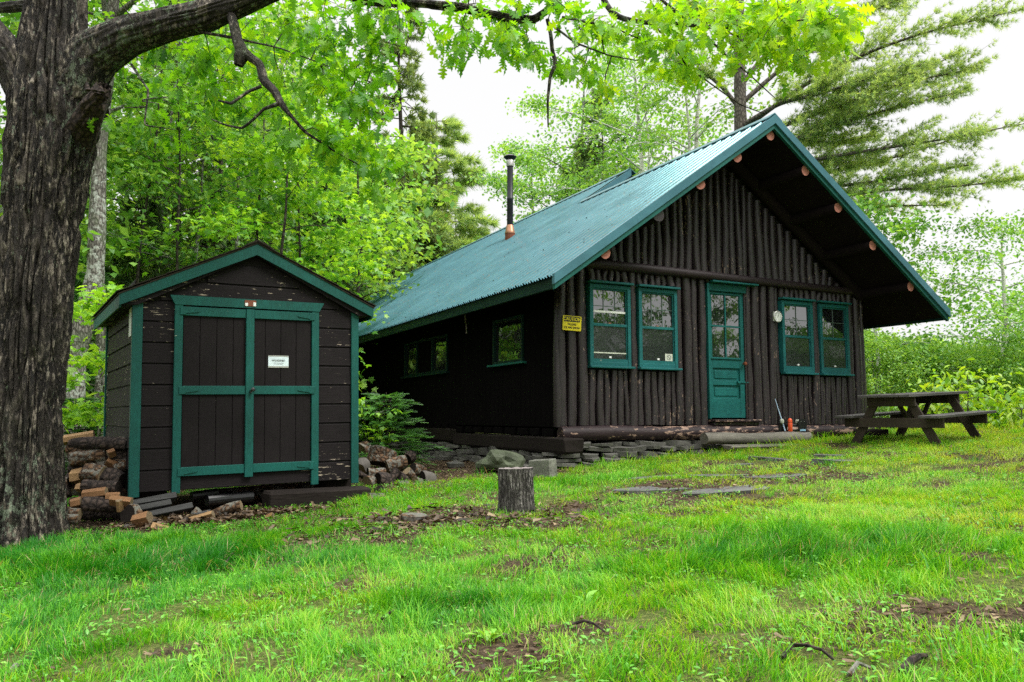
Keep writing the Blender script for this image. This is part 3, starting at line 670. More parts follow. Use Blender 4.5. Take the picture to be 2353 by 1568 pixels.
text('CAUTION', .066, 0, .057, -.0045, M['yellow'], sg, 'caution_lettering', .98, .0016)
text('FALLING', .042, 0, -.018, -.0045, M['ink'], sg, 'falling_lettering', .88, .0008)
text('ICE AND SNOW', .042, 0, -.066, -.0045, M['ink'], sg, 'ice_and_snow_lettering', .86, .0008)
# thermometer
p = CM @ Vector((4.13, -.09, 1.785))
tm = thing('thermometer', 'round pale dial thermometer on the log wall between door and right windows', 'thermometer', p, (0, 0, YAW))
b = MB(); X = Matrix.Rotation(R(90), 4, 'X'); b.lathe([(.09, -.02), (.096, -.015), (.096, .008), (.088, .012), (.086, .006)], 28, None, X); b.build('rim', M['steel'], tm, True)
b = MB(); b.lathe([(.085, .004), (.085, .008)], 28, M['white'], X)
for k in range(24):
    a = R(-140+280*k/23); b.box(-.002, .002, -.0105, -.0085, .058, .072, M['greyink'], Matrix.Rotation(a, 4, 'Y'))
b.build('dial', None, tm)
b = MB(); b.box(-.003, .003, -.012, -.0105, -.02, .05, None, Matrix.Rotation(R(25), 4, 'Y')); b.build('needle', M['ink'], tm)
b = MB(); b.box(-.1, -.07, 0, .03, -.08, .08); b.build('bracket', M['steel'], tm)
# twine
b = MB(); pts = [CM @ Vector((-.22+.01*sin(z*9), 2.87+.008*cos(z*13), z)) for z in (2.13, 2.0, 1.9, 1.82, 1.76, 1.70, 1.62, 1.57)]
b.tube(pts, [.006]*5+[.012, .008, .014], 6); b.tube([CM @ Vector((-.24, 2.88, z)) for z in (2.0, 1.85, 1.75)], .004, 5)
tag(b.build('twine', M['rope'], loc=tuple(pts[-1])), 'thin knotted pale twine hanging from the left eave of the cabin', 'rope')
# weathered log and slabs before the door
def cabthing(b, name, m, label, cat, at_=(0, 0, 0), group=None, smooth=True):
    o = b.build(name, m, None, smooth, loc=at_); o.matrix_world = CM @ Matrix.Translation(at_); o.location = CM @ Vector(at_); o.rotation_euler = (0, 0, YAW)
    return tag(o, label, cat, group)
b = MB(); b.tube([(2.32+i*.43, -.34+.01*sin(i), -.205+.006*sin(i*2)) for i in range(6)], [.10, .105, .10, .102, .098, .095], 14, wob=.12, seed=5, flat=.9)
cabthing(b, 'log_step', M['grey_wood'], 'silvery weathered log lying as a step in front of the cabin door', 'log', (3.4, -.34, -.3))
b = MB(); b.cbox(2.55, 4.95, -.66, -.46, -.345, -.295, .015, None, None, .02); cabthing(b, 'weathered_slab', M['grey_wood'], 'long thin weathered wood slab lying just below the silvery log step', 'board', (3.7, -.55, -.34))
b = MB(); slatepc(b, (3.2, -.85, -.40), 1.0, .3, .05, .1); cabthing(b, 'stone_slab', M['flag'], 'flat grey stone half hidden in grass below the weathered slab', 'stone', (3.2, -.85, -.42), smooth=False)
# orange bottle
p = CM @ Vector((4.06, -.36, -.105))
bo = thing('orange_bottle', 'orange plastic bottle with rounded cap standing on the log step', 'bottle', p, (0, 0, 0))
b = MB(); b.lathe([(.030, 0), (.034, .005), (.034, .135), (.032, .14)], 18); b.build('body', M['orange'], bo, True)
b = MB(); b.lathe([(.028, .138), (.030, .142), (.030, .146)], 18); b.build('neck_ring', M['black'], bo, True)
b = MB(); b.lathe([(.033, .146), (.034, .15), (.033, .178), (.026, .20), (.012, .209)], 18); b.build('cap', M['orange'], bo, True)
# boot scrubber
p = CM @ Vector((4.13, -.31, -.105))
bs = thing('boot_brush', 'black boot brush with pale bristles and two upright side plates on the log step', 'boot brush', p, (0, 0, YAW-.1))
def plate(x):
    b = MB(); b.prism([(-.075, .0), (.075, .0), (.085, .14), (.07, .18), (.05, .2), (-.05, .2), (-.07, .18), (-.085, .14)], 1, -.012, .012)
    o = b.build('side_plate', M['black'], bs); o.location = (x, .03 if x < 0 else -.05, 0); return o
pl = plate(-.14); pr = plate(.18)
b = MB(); b.box(-.055, .055, -.0145, -.0125, .005, .035); o = b.build('sticker', M['blueink'], pr)
for x in (-.03, .03):
    b = MB(); b.box(x-.012, x+.012, -.0145, -.0125, .158, .164); b.build('staple', M['steel'], pr)
b = MB(); b.cbox(-.14, .18, -.03, .03, 0, .03, .005); b.tube([(-.1, 0, .1), (.15, -.02, .1)], .02, 8); b.build('base', M['black'], bs)
b = MB(); b.cbox(-.2, -.155, -.04, .07, .12, .2, .02); b.cbox(.10, .135, -.06, .03, .12, .19, .015); b.build('bristles', M['bristle'], bs)
b = MB(); b.tube([CM @ Vector((3.98, -.33, -.1)), CM @ Vector((3.99, -.12, .42))], [.012, .005], 8)
tag(b.build('blue_handle', M['bluestick'], loc=tuple(CM @ Vector((3.98, -.33, -.1)))), 'thin pale blue stick leaning on the log wall behind the orange bottle', 'stick')
# block by the picnic table
q = gp(2035, 1005); b = MB(); b.cbox(q[0]-.22, q[0]+.2, q[1]+.3, q[1]+.7, q[2]-.1, q[2]+.13, .02, None, None, .01)
tag(b.build('timber_block', M['old_beam'], loc=tuple(q)), 'dark timber block on the grass behind the left picnic table legs', 'block')

# ------------------------------------------------------------------ shed
SY = R(32.30)
shd = thing('wood_shed', 'small dark brown woodshed with green trim and closed double doors beside the big tree', 'shed', (-3.8998, 8.4052, -.7877), (0, R(-1.15), SY))
SM = Matrix.Translation((-3.8998, 8.4052, -.7877)) @ Matrix.Rotation(SY, 4, 'Z') @ Matrix.Rotation(R(-1.15), 4, 'Y')
AP, HWs, EZ = 2.689, 1.389, 2.038; ss = (AP-EZ)/HWs; D = 2.44; sw = 2.44
def course(b, x0, x1, z0, z1, y):     # lap siding board: bottom lip proud
    b.prism([(y-.004, z0+.004), (y-.022, z0+.008), (y-.020, z0+.03), (y-.012, z1-.02), (y-.004, z1)], 0, x0, x1)
b = MB(); z = 0.0; h = .2225
while z < AP-.15:
    z1 = z+h; x0, x1 = .02, sw-.02
    if z1 > EZ: k = (z1-.02-EZ)/ss; x0 = max(x0, -.12+k); x1 = min(x1, sw+.12-k)
    if x1-x0 > .1:
        if z < 1.95 and z > .1: course(b, x0, .40, z, min(z1, 9), 0); course(b, 1.9, x1, z, z1, 0)
        else: course(b, x0, x1, z, z1, 0)
    z += h
b.build('front_siding', M['shed_brown'], shd)
b = MB(); b.prism([(0.01, 0), (sw-.01, 0), (sw-.01, EZ+.02), (UCs := sw/2, AP-.1), (.01, EZ+.02)], 1, 0, .03); b.box(.01, sw-.01, D-.03, D, 0, EZ); b.prism([(.01, EZ), (sw-.01, EZ), (sw/2, AP-.1)], 1, D-.03, D)
b.box(sw-.03, sw, .03, D-.03, 0, EZ+.05); b.box(0, .02, .03, D-.03, 0, EZ+.05); b.box(.02, sw-.02, .03, D-.03, 0, .05); b.build('wall', M['shed_brown'], shd)
b = MB(); z = 0
while z < EZ:
    b.prism([(-.0, z+.004), (-.020, z+.008), (-.018, z+.03), (-.01, z+h-.02), (-.0, z+h)], 1, .03, D-.03); z += h
X = None; o = b.build('side_siding', M['shed_brown'], shd)
for x0, x1 in ((-.035, .065), (sw-.085, sw+.005)):
    b = MB(); b.cbox(x0, x1, -.04, -.015, -.045, EZ+.10, .003); b.build('corner_board', M['shed_green'], shd)
for y0, y1, m_ in ((-.015, .03, 'shed_green'), (D-.05, D+.02, 'shed_green')):
    b = MB(); b.box(-.034, -.015, y0, y1, -.04, EZ-.02); b.build('corner_board', M[m_], shd)
b = MB(); tt = .075
for sg in (-1, 1):
    e = sw/2+sg*(HWs+.01); ez = EZ-.005
    b.prism([(sw/2, AP+.0), (e, ez), (e, ez+.016), (sw/2, AP+.02)], 1, -.112, D+.12)
b.build('roof', M['shingle'], shd)
b = MB()
for sg in (-1, 1):
    for i in range(9):
        t0 = i/9; x0 = sw/2+sg*(HWs+.02)*t0; x1 = sw/2+sg*(HWs+.03)*(t0+1/9); zz = AP+.026-(AP-EZ)*t0
        b.prism([(x0, zz), (x1, AP+.031-(AP-EZ)*(t0+1/9)), (x1, AP+.021-(AP-EZ)*(t0+1/9)), (x0, zz-.008)], 1, -.122-.004*(i % 2), D+.12)
b.prism([(sw/2-.12, AP-.03), (sw/2, AP+.03), (sw/2+.14, AP-.035), (sw/2+.14, AP-.02), (sw/2, AP+.048), (sw/2-.12, AP-.012)], 1, -.128, D+.12)
b.build('shingles', M['shingle'], shd)
for sg in (-1, 1):
    b = MB(); e = sw/2+sg*HWs; b.prism([(sw/2, AP), (e, EZ), (e, EZ-.115), (sw/2, AP-.125)], 1, -.105, -.075); b.build('rake_board', M['shed_green'], shd)
    b = MB(); b.prism([(sw/2, AP-.03), (e-sg*.02, EZ-.03), (e-sg*.02, EZ-.1), (e-sg*.17, EZ-.1), (sw/2, AP-.13)], 1, -.075, D+.08); b.build('soffit', M['shed_brown'], shd)
    b = MB(); b.cbox(min(e, e-sg*.022), max(e, e-sg*.022), -.074, D+.1, EZ-.135, EZ+.0, .003); b.build('eave_board', M['shed_green'], shd)
# door surround
b = MB(); b.prism([(.325, 2.065), (2.01, 2.065), (1.955, 1.965), (.375, 1.965)], 1, -.062, -.022); b.build('door_header', M['shed_green'], shd)
for x0, x1 in ((.375, .458), (1.868, 1.952)):
    b = MB(); b.cbox(x0, x1, -.055, -.02, -.03, 1.965, .003); b.build('door_casing', M['shed_green'], shd)
def sdoor(x0, x1, st0, st1, name):
    e = thing('shed_door', None, None); e.parent = shd
    b = MB(); n = 4; w = (x1-x0)/n
    for k in range(n): b.cbox(x0+k*w+.0015, x0+(k+1)*w-.0015, -.033, -.012, .14, 1.94, .004)
    b.build('plank_panel', M['shed_door'], e)
    for z0, z1 in ((1.852, 1.948), (1.005, 1.098), (.145, .24)):
        b = MB(); b.cbox(st0, st1, -.055, -.033, z0, z1, .003); b.build('rail', M['shed_green'], e)
    hx = x0-.005 if x0 < 1 else x1+.005; s_ = 1 if x0 < 1 else -1
    for z in (1.90, 1.05, .19):
        b = MB(); b.cbox(hx-.03, hx+.03, -.066, -.054, z-.042, z+.042, .003); b.prism([(hx, z-.03), (hx+s_*.15, z-.008), (hx+s_*.17, z), (hx+s_*.15, z+.008), (hx, z+.03)], 1, -.064, -.0555)
        if s_ > 0:
            b.f = [f[::-1] for f in b.f]
        b.build('hinge', M['shed_green'], e)
    return e
dl = sdoor(.462, 1.16, .462, 1.116, 'l'); drr = sdoor(1.16, 1.864, 1.208, 1.864, 'r')
b = MB(); b.cbox(1.118, 1.206, -.068, -.034, .10, 1.95, .003); b.build('astragal', M['shed_green'], drr)
b = MB(); b.lathe([(.008, 0), (.008, .03), (.02, .035), (.024, .05), (.012, .06)], 12, None, Matrix.Translation((1.185, -.066, 1.055)) @ Matrix.Rotation(R(90), 4, 'X'))
b.box(1.16, 1.178, -.10, -.068, 1.02, 1.05); b.build('knob', M['black'], drr, True)
b = MB(); b.box(1.097, 1.222, -.067, -.0625, 1.985, 2.052, M['rust'])
b.cbox(1.10, 1.13, -.072, -.067, 1.985, 2.02, .003, M['white']); b.cbox(1.19, 1.22, -.072, -.067, 1.985, 2.03, .003, M['white']); b.build('metal_plate', None, shd)
# woodshed notice and paper on the side
p = SM @ Vector((1.485, -.037, 1.375))
ws = thing('woodshed_notice', 'small white laminated WOODSHED notice stapled to the right shed door', 'notice', p, (0, R(-1.15), SY))
b = MB(); b.box(-.115, .115, -.002, .001, -.068, .068, M['paper']); b.build('sheet', None, ws)
b = MB(); b.box(-.116, .116, -.003, -.0022, .055, .068); b.box(-.116, .116, -.003, -.0022, -.07, -.052); b.build('tape', M['steel'], ws)
text('WOODSHED', .031, 0, .010, -.004, M['greyink'], ws, 'lettering', .82, .0003)
b = MB(); b.box(-.055, .06, -.0036, -.0024, -.0185, -.0155); b.box(-.05, .045, -.0036, -.0024, -.0315, -.0285); b.build('small_print', M['greyink'], ws)
b = MB(); b.box(-.026, -.024, .12, .30, 1.63, 1.93); o = b.build('side_paper', M['white']); o.matrix_world = SM; o.location = SM.translation; o.rotation_euler = (0, R(-1.15), SY)
tag(o, 'narrow white paper pinned high on the left side wall of the woodshed', 'notice')

# under the shed
def shthing(b, name, m, label, cat, c, group=None, smooth=False):
    o = b.build(name, m, None, smooth, loc=c); o.location = SM @ Vector(c); o.rotation_euler = (0, 0, SY); return tag(o, label, cat, group)
b = MB(); b.cbox(1.32, 2.5, -.30, -.02, -.27, -.075, .02, None, None, .008); shthing(b, 'timber_beam', M['old_beam'], 'thick dark timber beam in the grass under the right half of the shed front', 'beam', (1.9, -.15, -.27))
for k, (x, y, z, lab) in enumerate([(.2, .25, .0, 'dark support block under the left front corner of the shed'), (2.3, .35, 0, 'dark support block under the right front corner of the shed')]):
    b = MB(); b.cbox(x-.16, x+.16, y-.1, y+.25, -.4, -.01, .015, None, None, .01); shthing(b, 'support_block', M['old_beam'], lab, 'block', (x, y, -.4))
for k, (x0, x1, y, z, r, lab) in enumerate([(.0, .42, -.02, -.135, 14, 'short grey plank on top of the stack under the shed'), (-.06, .36, -.07, -.20, 14, 'grey plank with a split end, middle of the stack under the shed'), (-.02, .56, -.14, -.27, 15, 'longest grey plank, lowest of the stack under the shed'), (.08, .72, -.26, -.36, 16, 'broad pale grey board leaning in front of the plank stack under the shed')]):
    b = MB(); X = Matrix.Translation((x0, y, z)) @ Matrix.Rotation(R(-r*.6), 4, 'Y') @ Matrix.Rotation(R(-25), 4, 'X'); b.cbox(0, x1-x0, -.12, .02, -.03, .025, .004, None, X, .004)
    shthing(b, 'grey_plank', M['grey_plank'], lab, 'plank', ((x0+x1)/2, y, z), 'planks under the shed')
b = MB(); b.tube([(.75, .05, -.14), (1.0, .1, -.13), (1.25, .1, -.12)], .06, 14); b.tube([(.62, .2, -.1), (.9, .25, -.08)], .05, 12); shthing(b, 'black_pipe', M['black'], 'bent black plastic pipe lying under the shed floor', 'pipe', (1., .1, -.14))
b = MB(); b.tube([(.9, .9, -.2), (1.6, .8, -.18), (2.4, .8, -.16)], [.09, .1, .09], 12, wob=.2); shthing(b, 'mossy_log', M['fwbark'], 'mossy log lying far back under the shed', 'log', (1.6, .8, -.25), None, True)

# firewood pieces: (x0,y0 -> x1,y1 in photo points, depth, radius, kind, label)
def wood_piece(p0, p1, r, kind, name, label, cat, group, seed):
    random.seed(seed); p0, p1 = Vector(p0), Vector(p1); b = MB()
    if kind[0] == 's':                 # split wedge
        m = M['split' if kind == 'sp' else 'split_or']; d = (p1-p0).normalized(); a = d.cross(Vector((0, 0, 1))).normalized(); c = a.cross(d)
        t0 = random.uniform(-.5, .5); n = 5; prof = []
        for k in range(n):
            t = t0+(pi*1.15)*k/(n-1); prof.append((cos(t)*r, sin(t)*r))
        prof.append((0, -r*.75)); K = len(prof); vs = []; 
        for e in (p0, p1):
            for q_ in prof: j = random.uniform(.93, 1.06); vs.append(e+a*q_[0]*j+c*q_[1]*j)
        b.add(vs, [tuple(range(K))[::-1], tuple(range(K, 2*K))], M['pale_end']); b.f.pop(); b.f.pop(); b.mi = b.mi[:-2]; 
        b.f += [tuple(range(K))[::-1], tuple(range(K, 2*K))]; b.mi += [b.mat(M['pale_end'])]*2
        for i in range(K): b.f.append((i, (i+1) % K, K+(i+1) % K, K+i)); b.mi.append(b.mat(M['fwbark'] if 0 < i < n-2 and kind == 'sb' else m))
    else:
        bk = M[{'bk': 'fwbark', 'dk': 'fwdark', 'bi': 'birchgrey'}[kind]]; en = M['old_beam' if kind == 'dk' or seed % 3 == 0 else 'pale_end']
        mid = (p0+p1)/2+Vector((random.uniform(-.01, .01), 0, random.uniform(-.01, .015))); b.tube([p0, p0.lerp(mid, .6), mid, mid.lerp(p1, .5), p1], [r*.97, r*1.03, r*.95, r, r*.93], 18, bk, capm=en, wob=.2, seed=seed)
    o = b.build(name, None, None, kind[0] != 's', loc=tuple((p0+p1)/2)); return tag(o, label, cat, group)
def cs(u, v): return (200+u/2.139)/1.7407, (1650+v/2.139)/1.7407
def cw(u, v): return (1350+u/2.139)/1.7407, (1550+v/2.139)/1.7407
def cf(u, v): return (2300+u/1.961)/1.7407, (1600+v/1.961)/1.7407
FW = [(120, 250, 380, 205, 8.75, .055, 'sp', 'long pale split board of firewood topmost on the left woodpile'), (130, 268, 410, 252, 8.8, .045, 'sp', 'thin pale split log just under the topmost piece of the left woodpile'),
      (165, 320, 500, 300, 8.8, .085, 'bk', 'thick reddish bark log near the top of the left woodpile'), (175, 410, 480, 375, 8.7, .085, 'bk', 'thick orange brown log with a pale left end in the upper left woodpile'),
      (500, 375, 560, 350, 8.6, .055, 'so', 'short orange log end sticking out to the right high on the woodpile'), (170, 490, 540, 460, 8.7, .06, 'dk', 'long dark thin log in the middle of the left woodpile'),
      (480, 430, 590, 480, 8.6, .05, 'so', 'small brown round end beside the shed wall in the woodpile'), (560, 500, 640, 470, 8.6, .055, 'bk', 'short yellowish log butt closest to the shed side wall'),
      (200, 570, 290, 555, 8.6, .09, 'sp', 'pale half round split log with its end facing left in mid pile'), (310, 535, 470, 550, 8.5, .10, 'bk', 'big reddish brown bark chunk in the middle of the woodpile'),
      (470, 560, 620, 590, 8.5, .09, 'dk', 'dark rough bark chunk at the right of the woodpile middle'), (300, 640, 590, 655, 8.4, .075, 'dk', 'purplish dark round log lying across the lower woodpile'),
      (240, 660, 300, 660, 8.45, .055, 'sp', 'small pale stub left of the purplish dark log'), (290, 715, 490, 690, 8.3, .055, 'so', 'bright orange split log below the purplish dark log'),
      (480, 735, 600, 730, 8.3, .05, 'so', 'flat orange split piece right of the bright orange split log'), (280, 785, 600, 800, 8.25, .075, 'dk', 'long dark lichen spotted log near the bottom of the woodpile'),
      (520, 765, 700, 785, 8.2, .062, 'so', 'bright yellow orange split log at the lower right of the woodpile'), (190, 800, 275, 780, 8.2, .06, 'so', 'tan split piece at the lower left of the woodpile'),
      (595, 760, 605, 850, 8.15, .035, 'sp', 'short pale stick standing upright before the lower woodpile'), (110, 690, 170, 680, 8.5, .08, 'dk', 'dark log stub beside the big tree trunk'), (100, 620, 170, 610, 8.6, .06, 'bk', 'grey log stub above the dark stub beside the trunk'),
      (120, 870, 260, 880, 8.1, .06, 'bk', 'grey weathered log on the ground at the tree foot'), (60, 930, 240, 925, 8.0, .05, 'bk', 'pale grey flat log lowest at the tree foot'),
      (670, 880, 760, 870, 8.1, .09, 'bk', 'reddish brown log chunk in the grass at the shed front left corner'), (730, 960, 860, 930, 7.95, .09, 'so', 'rusty brown log chunk in front of the shed left corner'),
      (870, 1010, 1010, 1045, 7.8, .075, 'sp', 'pale yellow split block lying in the grass before the shed')]
for k, (a, b_, c, d, Y, r, kd, lab) in enumerate(FW):
    wood_piece(at(*cs(a, b_), Y+random.uniform(-.05, .05)), at(*cs(c, d), Y+random.uniform(-.02, .09)), r, kd, 'firewood_log', lab, 'firewood', 'firewood stacked by the big tree', 100+k)
for k in range(26):                    # unseen-depth layers behind and inside the stack so that it stands
    random.seed(500+k); lay = k//4; x = -4.75+random.uniform(0, .1)+(k % 2)*.04; y = 8.75+.16*(k % 4); z = float(gz(-4.4, 8.8))+.07+lay*.125
    wood_piece((x, y, z), (x+.62+random.uniform(0, .08), y+random.uniform(-.05, .05), z+random.uniform(-.02, .02)), random.uniform(.055, .07), random.choice(['bk', 'dk', 'bk']), 'firewood_log', 'dim log in the shaded inner rows of the left woodpile', 'firewood', 'logs in the inner rows of the woodpile', 300+k)
FP = [(1150, 955, 1400, 880, 8.15, .045, 'sp', 'pale split stick lying on bark debris before the shed'), (1400, 880, 1640, 800, 8.35, .05, 'bk', 'rotten brown log leaning toward the timber beam'), (1260, 1045, 1480, 975, 8.0, .035, 'sp', 'thin pale splinter log nearest the grass before the shed'),
      (1860, 925, 1920, 900, 8.2, .05, 'so', 'small orange brick like wood block under the timber beam'), (1230, 860, 1270, 900, 8.5, .06, 'bk', 'knobbly grey root piece beside the pale leaning board')]
for k, (a, b_, c, d, Y, r, kd, lab) in enumerate(FP): wood_piece(at(*cs(a, b_), Y), at(*cs(c, d), Y), r, kd, 'wood_scrap', lab, 'wood scrap', 'wood scraps before the shed', 150+k)
RP = [(200, 560, 275, 520, 12.0, .20, 'bk', 'big mossy round at the back left of the log heap behind the shed'), (370, 640, 400, 510, 11.6, .25, 'bk', 'large grey upright round with a pale cracked top in the log heap'),
      (430, 670, 590, 620, 11.2, .11, 'bk', 'grey lichen covered log lying right of the large upright round'), (190, 690, 240, 650, 11.2, .13, 'bi', 'pale round butt next to the green shed corner'), (260, 720, 410, 715, 11.0, .09, 'bk', 'reddish brown log lying across the middle of the heap'),
      (340, 790, 430, 800, 10.6, .13, 'dk', 'dark hollow log end facing the camera in the heap'), (250, 800, 330, 800, 10.6, .11, 'bk', 'brown log end left of the dark hollow log'), (440, 820, 510, 690, 10.8, .07, 'dk', 'dark slanting log in the heap centre'),
      (520, 740, 590, 790, 10.9, .08, 'dk', 'black wet log chunk right of the slanting log'), (590, 700, 650, 770, 11.0, .08, 'bk', 'grey brown stub leaning at the heap right side'), (725, 770, 815, 775, 10.7, .115, 'bi', 'white birch round at the right edge of the log heap'),
      (670, 800, 712, 805, 10.5, .08, 'bi', 'small white birch chunk left of the white birch round'), (530, 830, 600, 820, 10.3, .06, 'bi', 'pale split birch piece in front of the heap'), (350, 870, 400, 910, 9.9, .09, 'bi', 'weathered pale stub in the grass below the heap'),
      (270, 945, 400, 940, 9.3, .09, 'bi', 'dark ended birch log lying alone in the grass right of the shed'), (170, 720, 250, 760, 10.8, .05, 'dk', 'thin dark branch section beside the shed corner'), (640, 680, 720, 720, 11.4, .12, 'bk', 'mossy yellow brown stump piece behind the heap'), (600, 600, 640, 560, 12, .1, 'dk', 'dark stump shaded under the small spruce')]
for k, (a, b_, c, d, Y, r, kd, lab) in enumerate(RP): wood_piece(at(*cw(a, b_+18), Y), at(*cw(c, d+18), Y+(.1 if k != 1 else .05)), r*.84, kd, 'heap_log', lab, 'log', 'log heap between shed and cabin', 200+k)
# small sticks on the ground
def stick(pts, r, label, name='fallen_twig', m='fwdark'):
    P = [gp(*p) for p in pts]; P = [(p[0], p[1], p[2]+.02+(.05 if 0 < i < len(P)-1 else 0)*.4) for i, p in enumerate(P)]; b = MB(); b.tube(P, [r*(1-.6*i/len(P)) for i in range(len(P))], 6, wob=.2)
    tag(b.build(name, M[m], None, True, loc=P[0]), label, 'twig', 'fallen twigs in the grass')
def c4x(x0, y0, s): return lambda u, v: ((x0+u/s)/1.7407, (y0+v/s)/1.7407)
l5 = c4x(1400, 1950, 1.6807); l6 = c4x(2700, 1950, 1.6855); l4 = c4x(0, 2000, 1.5687)
stick([l5(1500, 950), l5(1580, 955), l5(1650, 980), l5(1720, 1000)], .008, 'brown twig lying in the bare patch right of lower centre')
stick([l6(730, 1180), l6(800, 1130), l6(900, 1135), l6(1000, 1165), l6(1075, 1195)], .009, 'arched pinkish twig near the bottom right')
stick([l6(1180, 1300), l6(1240, 1255), l6(1320, 1248)], .010, 'short grey twig at the bottom edge right of centre', m='fwbark')
stick([l6(1530, 1290), l6(1600, 1240), l6(1650, 1210), l6(1700, 1165)], .017, 'thick dark branch piece at the bottom right of the lawn')
stick([l4(1420, 420), l4(1460, 378), l4(1540, 405)], .010, 'forked dark twig in the grass before the shed')
stick([l4(50, 1145), l4(100, 1105), l4(160, 1075)], .016, 'mossy grey branch piece at the bottom left corner', m='fwbark')
stick([l5(215, 915), l5(300, 880), l5(420, 865), l5(510, 838)], .008, 'long thin dark twig in the lower left middle grass')
stick([l5(1350, 470), l5(1400, 440), l5(1425, 420)], .008, 'small dark twig in the mid lawn below the stump')
stick([l5(190, 255), l5(280, 262), l5(395, 280)], .012, 'dark stick lying left of the stump in wood debris')
stick([l6(340, 515), l6(375, 475), l6(412, 445)], .007, 'thin dark twig left of the lush grass patch')
b = MB(); q = gp(*l5(440, 240)); slatepc(b, (q[0], q[1], q[2]+.03), .30, .16, .07, .2, .1); tag(b.build('bark_slab', M['fwbark'], loc=tuple(q)), 'flat weathered bark slab on the bare ground left of the stump', 'bark piece')
# stump
q = gp(1189, 1186); random.seed(3)
st = thing('chopping_stump', 'upright log section used as chopping block in the middle of the lawn', 'stump', (q[0], q[1]+.16, q[2]), (R(-1), R(-1.5), .3))
n = 64; rows = 16; vs = []
for i in range(rows+1):
    z = -.06+.47*i/rows
    for k in range(n):
        a = 2*pi*k/n; rid = abs(sin(a*13+1.2*float(vn([a*2, z*3, 1]))*4)); r = .152+.018*max(0, (.12-z)/.18)*(1+sin(a*3)) + .012*(rid**.5)+.012*(float(vn([cos(a)*3, sin(a)*3, z*3]))-.5)
        vs.append((r*cos(a), r*sin(a), z))
b = MB(); b.add(vs, [(i*n+k, i*n+(k+1) % n, (i+1)*n+(k+1) % n, (i+1)*n+k) for i in range(rows) for k in range(n)], M['stumpbark']); b.build('bark', None, st, True)
b = MB(); b.add([(v[0]*.985, v[1]*.985, v[2]-.004+.006*cos(k)) for k, v in enumerate(vs[-n:])]+[(0, 0, .405)], [(k, (k+1) % n, n) for k in range(n)]); b.build('cut_top', M['rings'], st)
# boulder, cinder block
def rock(c, s, name, m, label, seed, cat='rock', group=None):
    bm = __import__('bmesh').new(); __import__('bmesh').ops.create_icosphere(bm, subdivisions=3, radius=1)
    me = bpy.data.meshes.new(name)
    for v in bm.verts:
        k = 1+.6*(float(vn(np.array(v.co)*1.3+seed))-.5)+.3*(float(vn(np.array(v.co)*3.4+seed))-.5); v.co = Vector((v.co.x*s[0]*k, v.co.y*s[1]*k, max(v.co.z, -.4)*s[2]*k))
    bm.to_mesh(me); bm.free(); me.materials.append(m); o = bpy.data.objects.new(name, me); COL.objects.link(o); o.location = c; o.rotation_euler = (0, 0, seed); return tag(o, label, cat, group)
q = gp(*cw(1400, 735)); rock((q[0], q[1]+.15, q[2]+.12), (.36, .24, .19), 'boulder', M['boulder'], 'grey green boulder between the stump and the cabin corner', 2.3)
q = gp(*cw(1770, 770)); cb = thing('concrete_block', 'pale hollow concrete block standing in the grass before the cabin corner', 'block', (q[0], q[1]+.08, q[2]), (R(3), R(-4), R(-32)))
b = MB(); 
for x0, x1, y0, y1 in ((-.15, .15, -.1, -.065), (-.15, .15, .065, .1), (-.15, -.12, -.065, .065), (.12, .15, -.065, .065)): b.cbox(x0, x1, y0, y1, -.05, .22, .006, None, None, .002)
b.build('shell', M['cinder'], cb)
# loose slates on the rubble bank
LS = [(860, 570, .30), (930, 630, .26), (1060, 560, .35), (1150, 610, .35), (1260, 630, .3), (1330, 680, .28), (760, 520, .28), (1010, 690, .3), (1580, 640, .3), (1500, 600, .33)]
for k, (u, v, L) in enumerate(LS):
    random.seed(60+k); q = gp(*cw(u, v)); b = MB(); slatepc(b, (q[0], q[1], q[2]+.05), L, L*.7, .06, random.uniform(-.5, .5), random.uniform(-.3, .3))
    tag(b.build('loose_slate', M['slate'], loc=tuple(q)), 'loose grey slate piece on the bank below the cabin side wall', 'stone', 'loose slates below the cabin side wall')
# flagstones
FL = [(cf(1160, 712), 1.15, .5, 'large bare grey flagstone nearest the stump in the lawn path'), (cf(1590, 600), .95, .42, 'light grey flagstone right of the large bare flagstone'), (cf(1120, 592), .9, .3, 'narrow flagstone behind the large bare flagstone'),
      (cf(640, 700), 1.1, .42, 'leaf strewn flagstone at the left end of the lawn path'), (cf(620, 610), .8, .3, 'half grassed flagstone behind the leaf strewn one'), (cf(1600, 462), 1.15, .4, 'pale flagstone in the grass before the cabin door'),
      (cf(2090, 475), .95, .35, 'pale flagstone before the picnic table'), (cf(2060, 435), .8, .25, 'small flagstone just behind the pale one at the picnic table'), (cf(1310, 505), .45, .22, 'small round flagstone between door and path')]
for k, (pt, L, Dp, lab) in enumerate(FL):
    random.seed(80+k); q = gp(*pt); b = MB(); slatepc(b, (q[0], q[1], q[2]-.012), L*.85, Dp*1.25, .05, random.uniform(-.15, .15), .0)
    tag(b.build('flagstone', M['flag'], loc=tuple(q)), lab, 'flagstone', 'flagstones in the lawn path')
FLAGS = [gp(*p[0]) for p in FL]

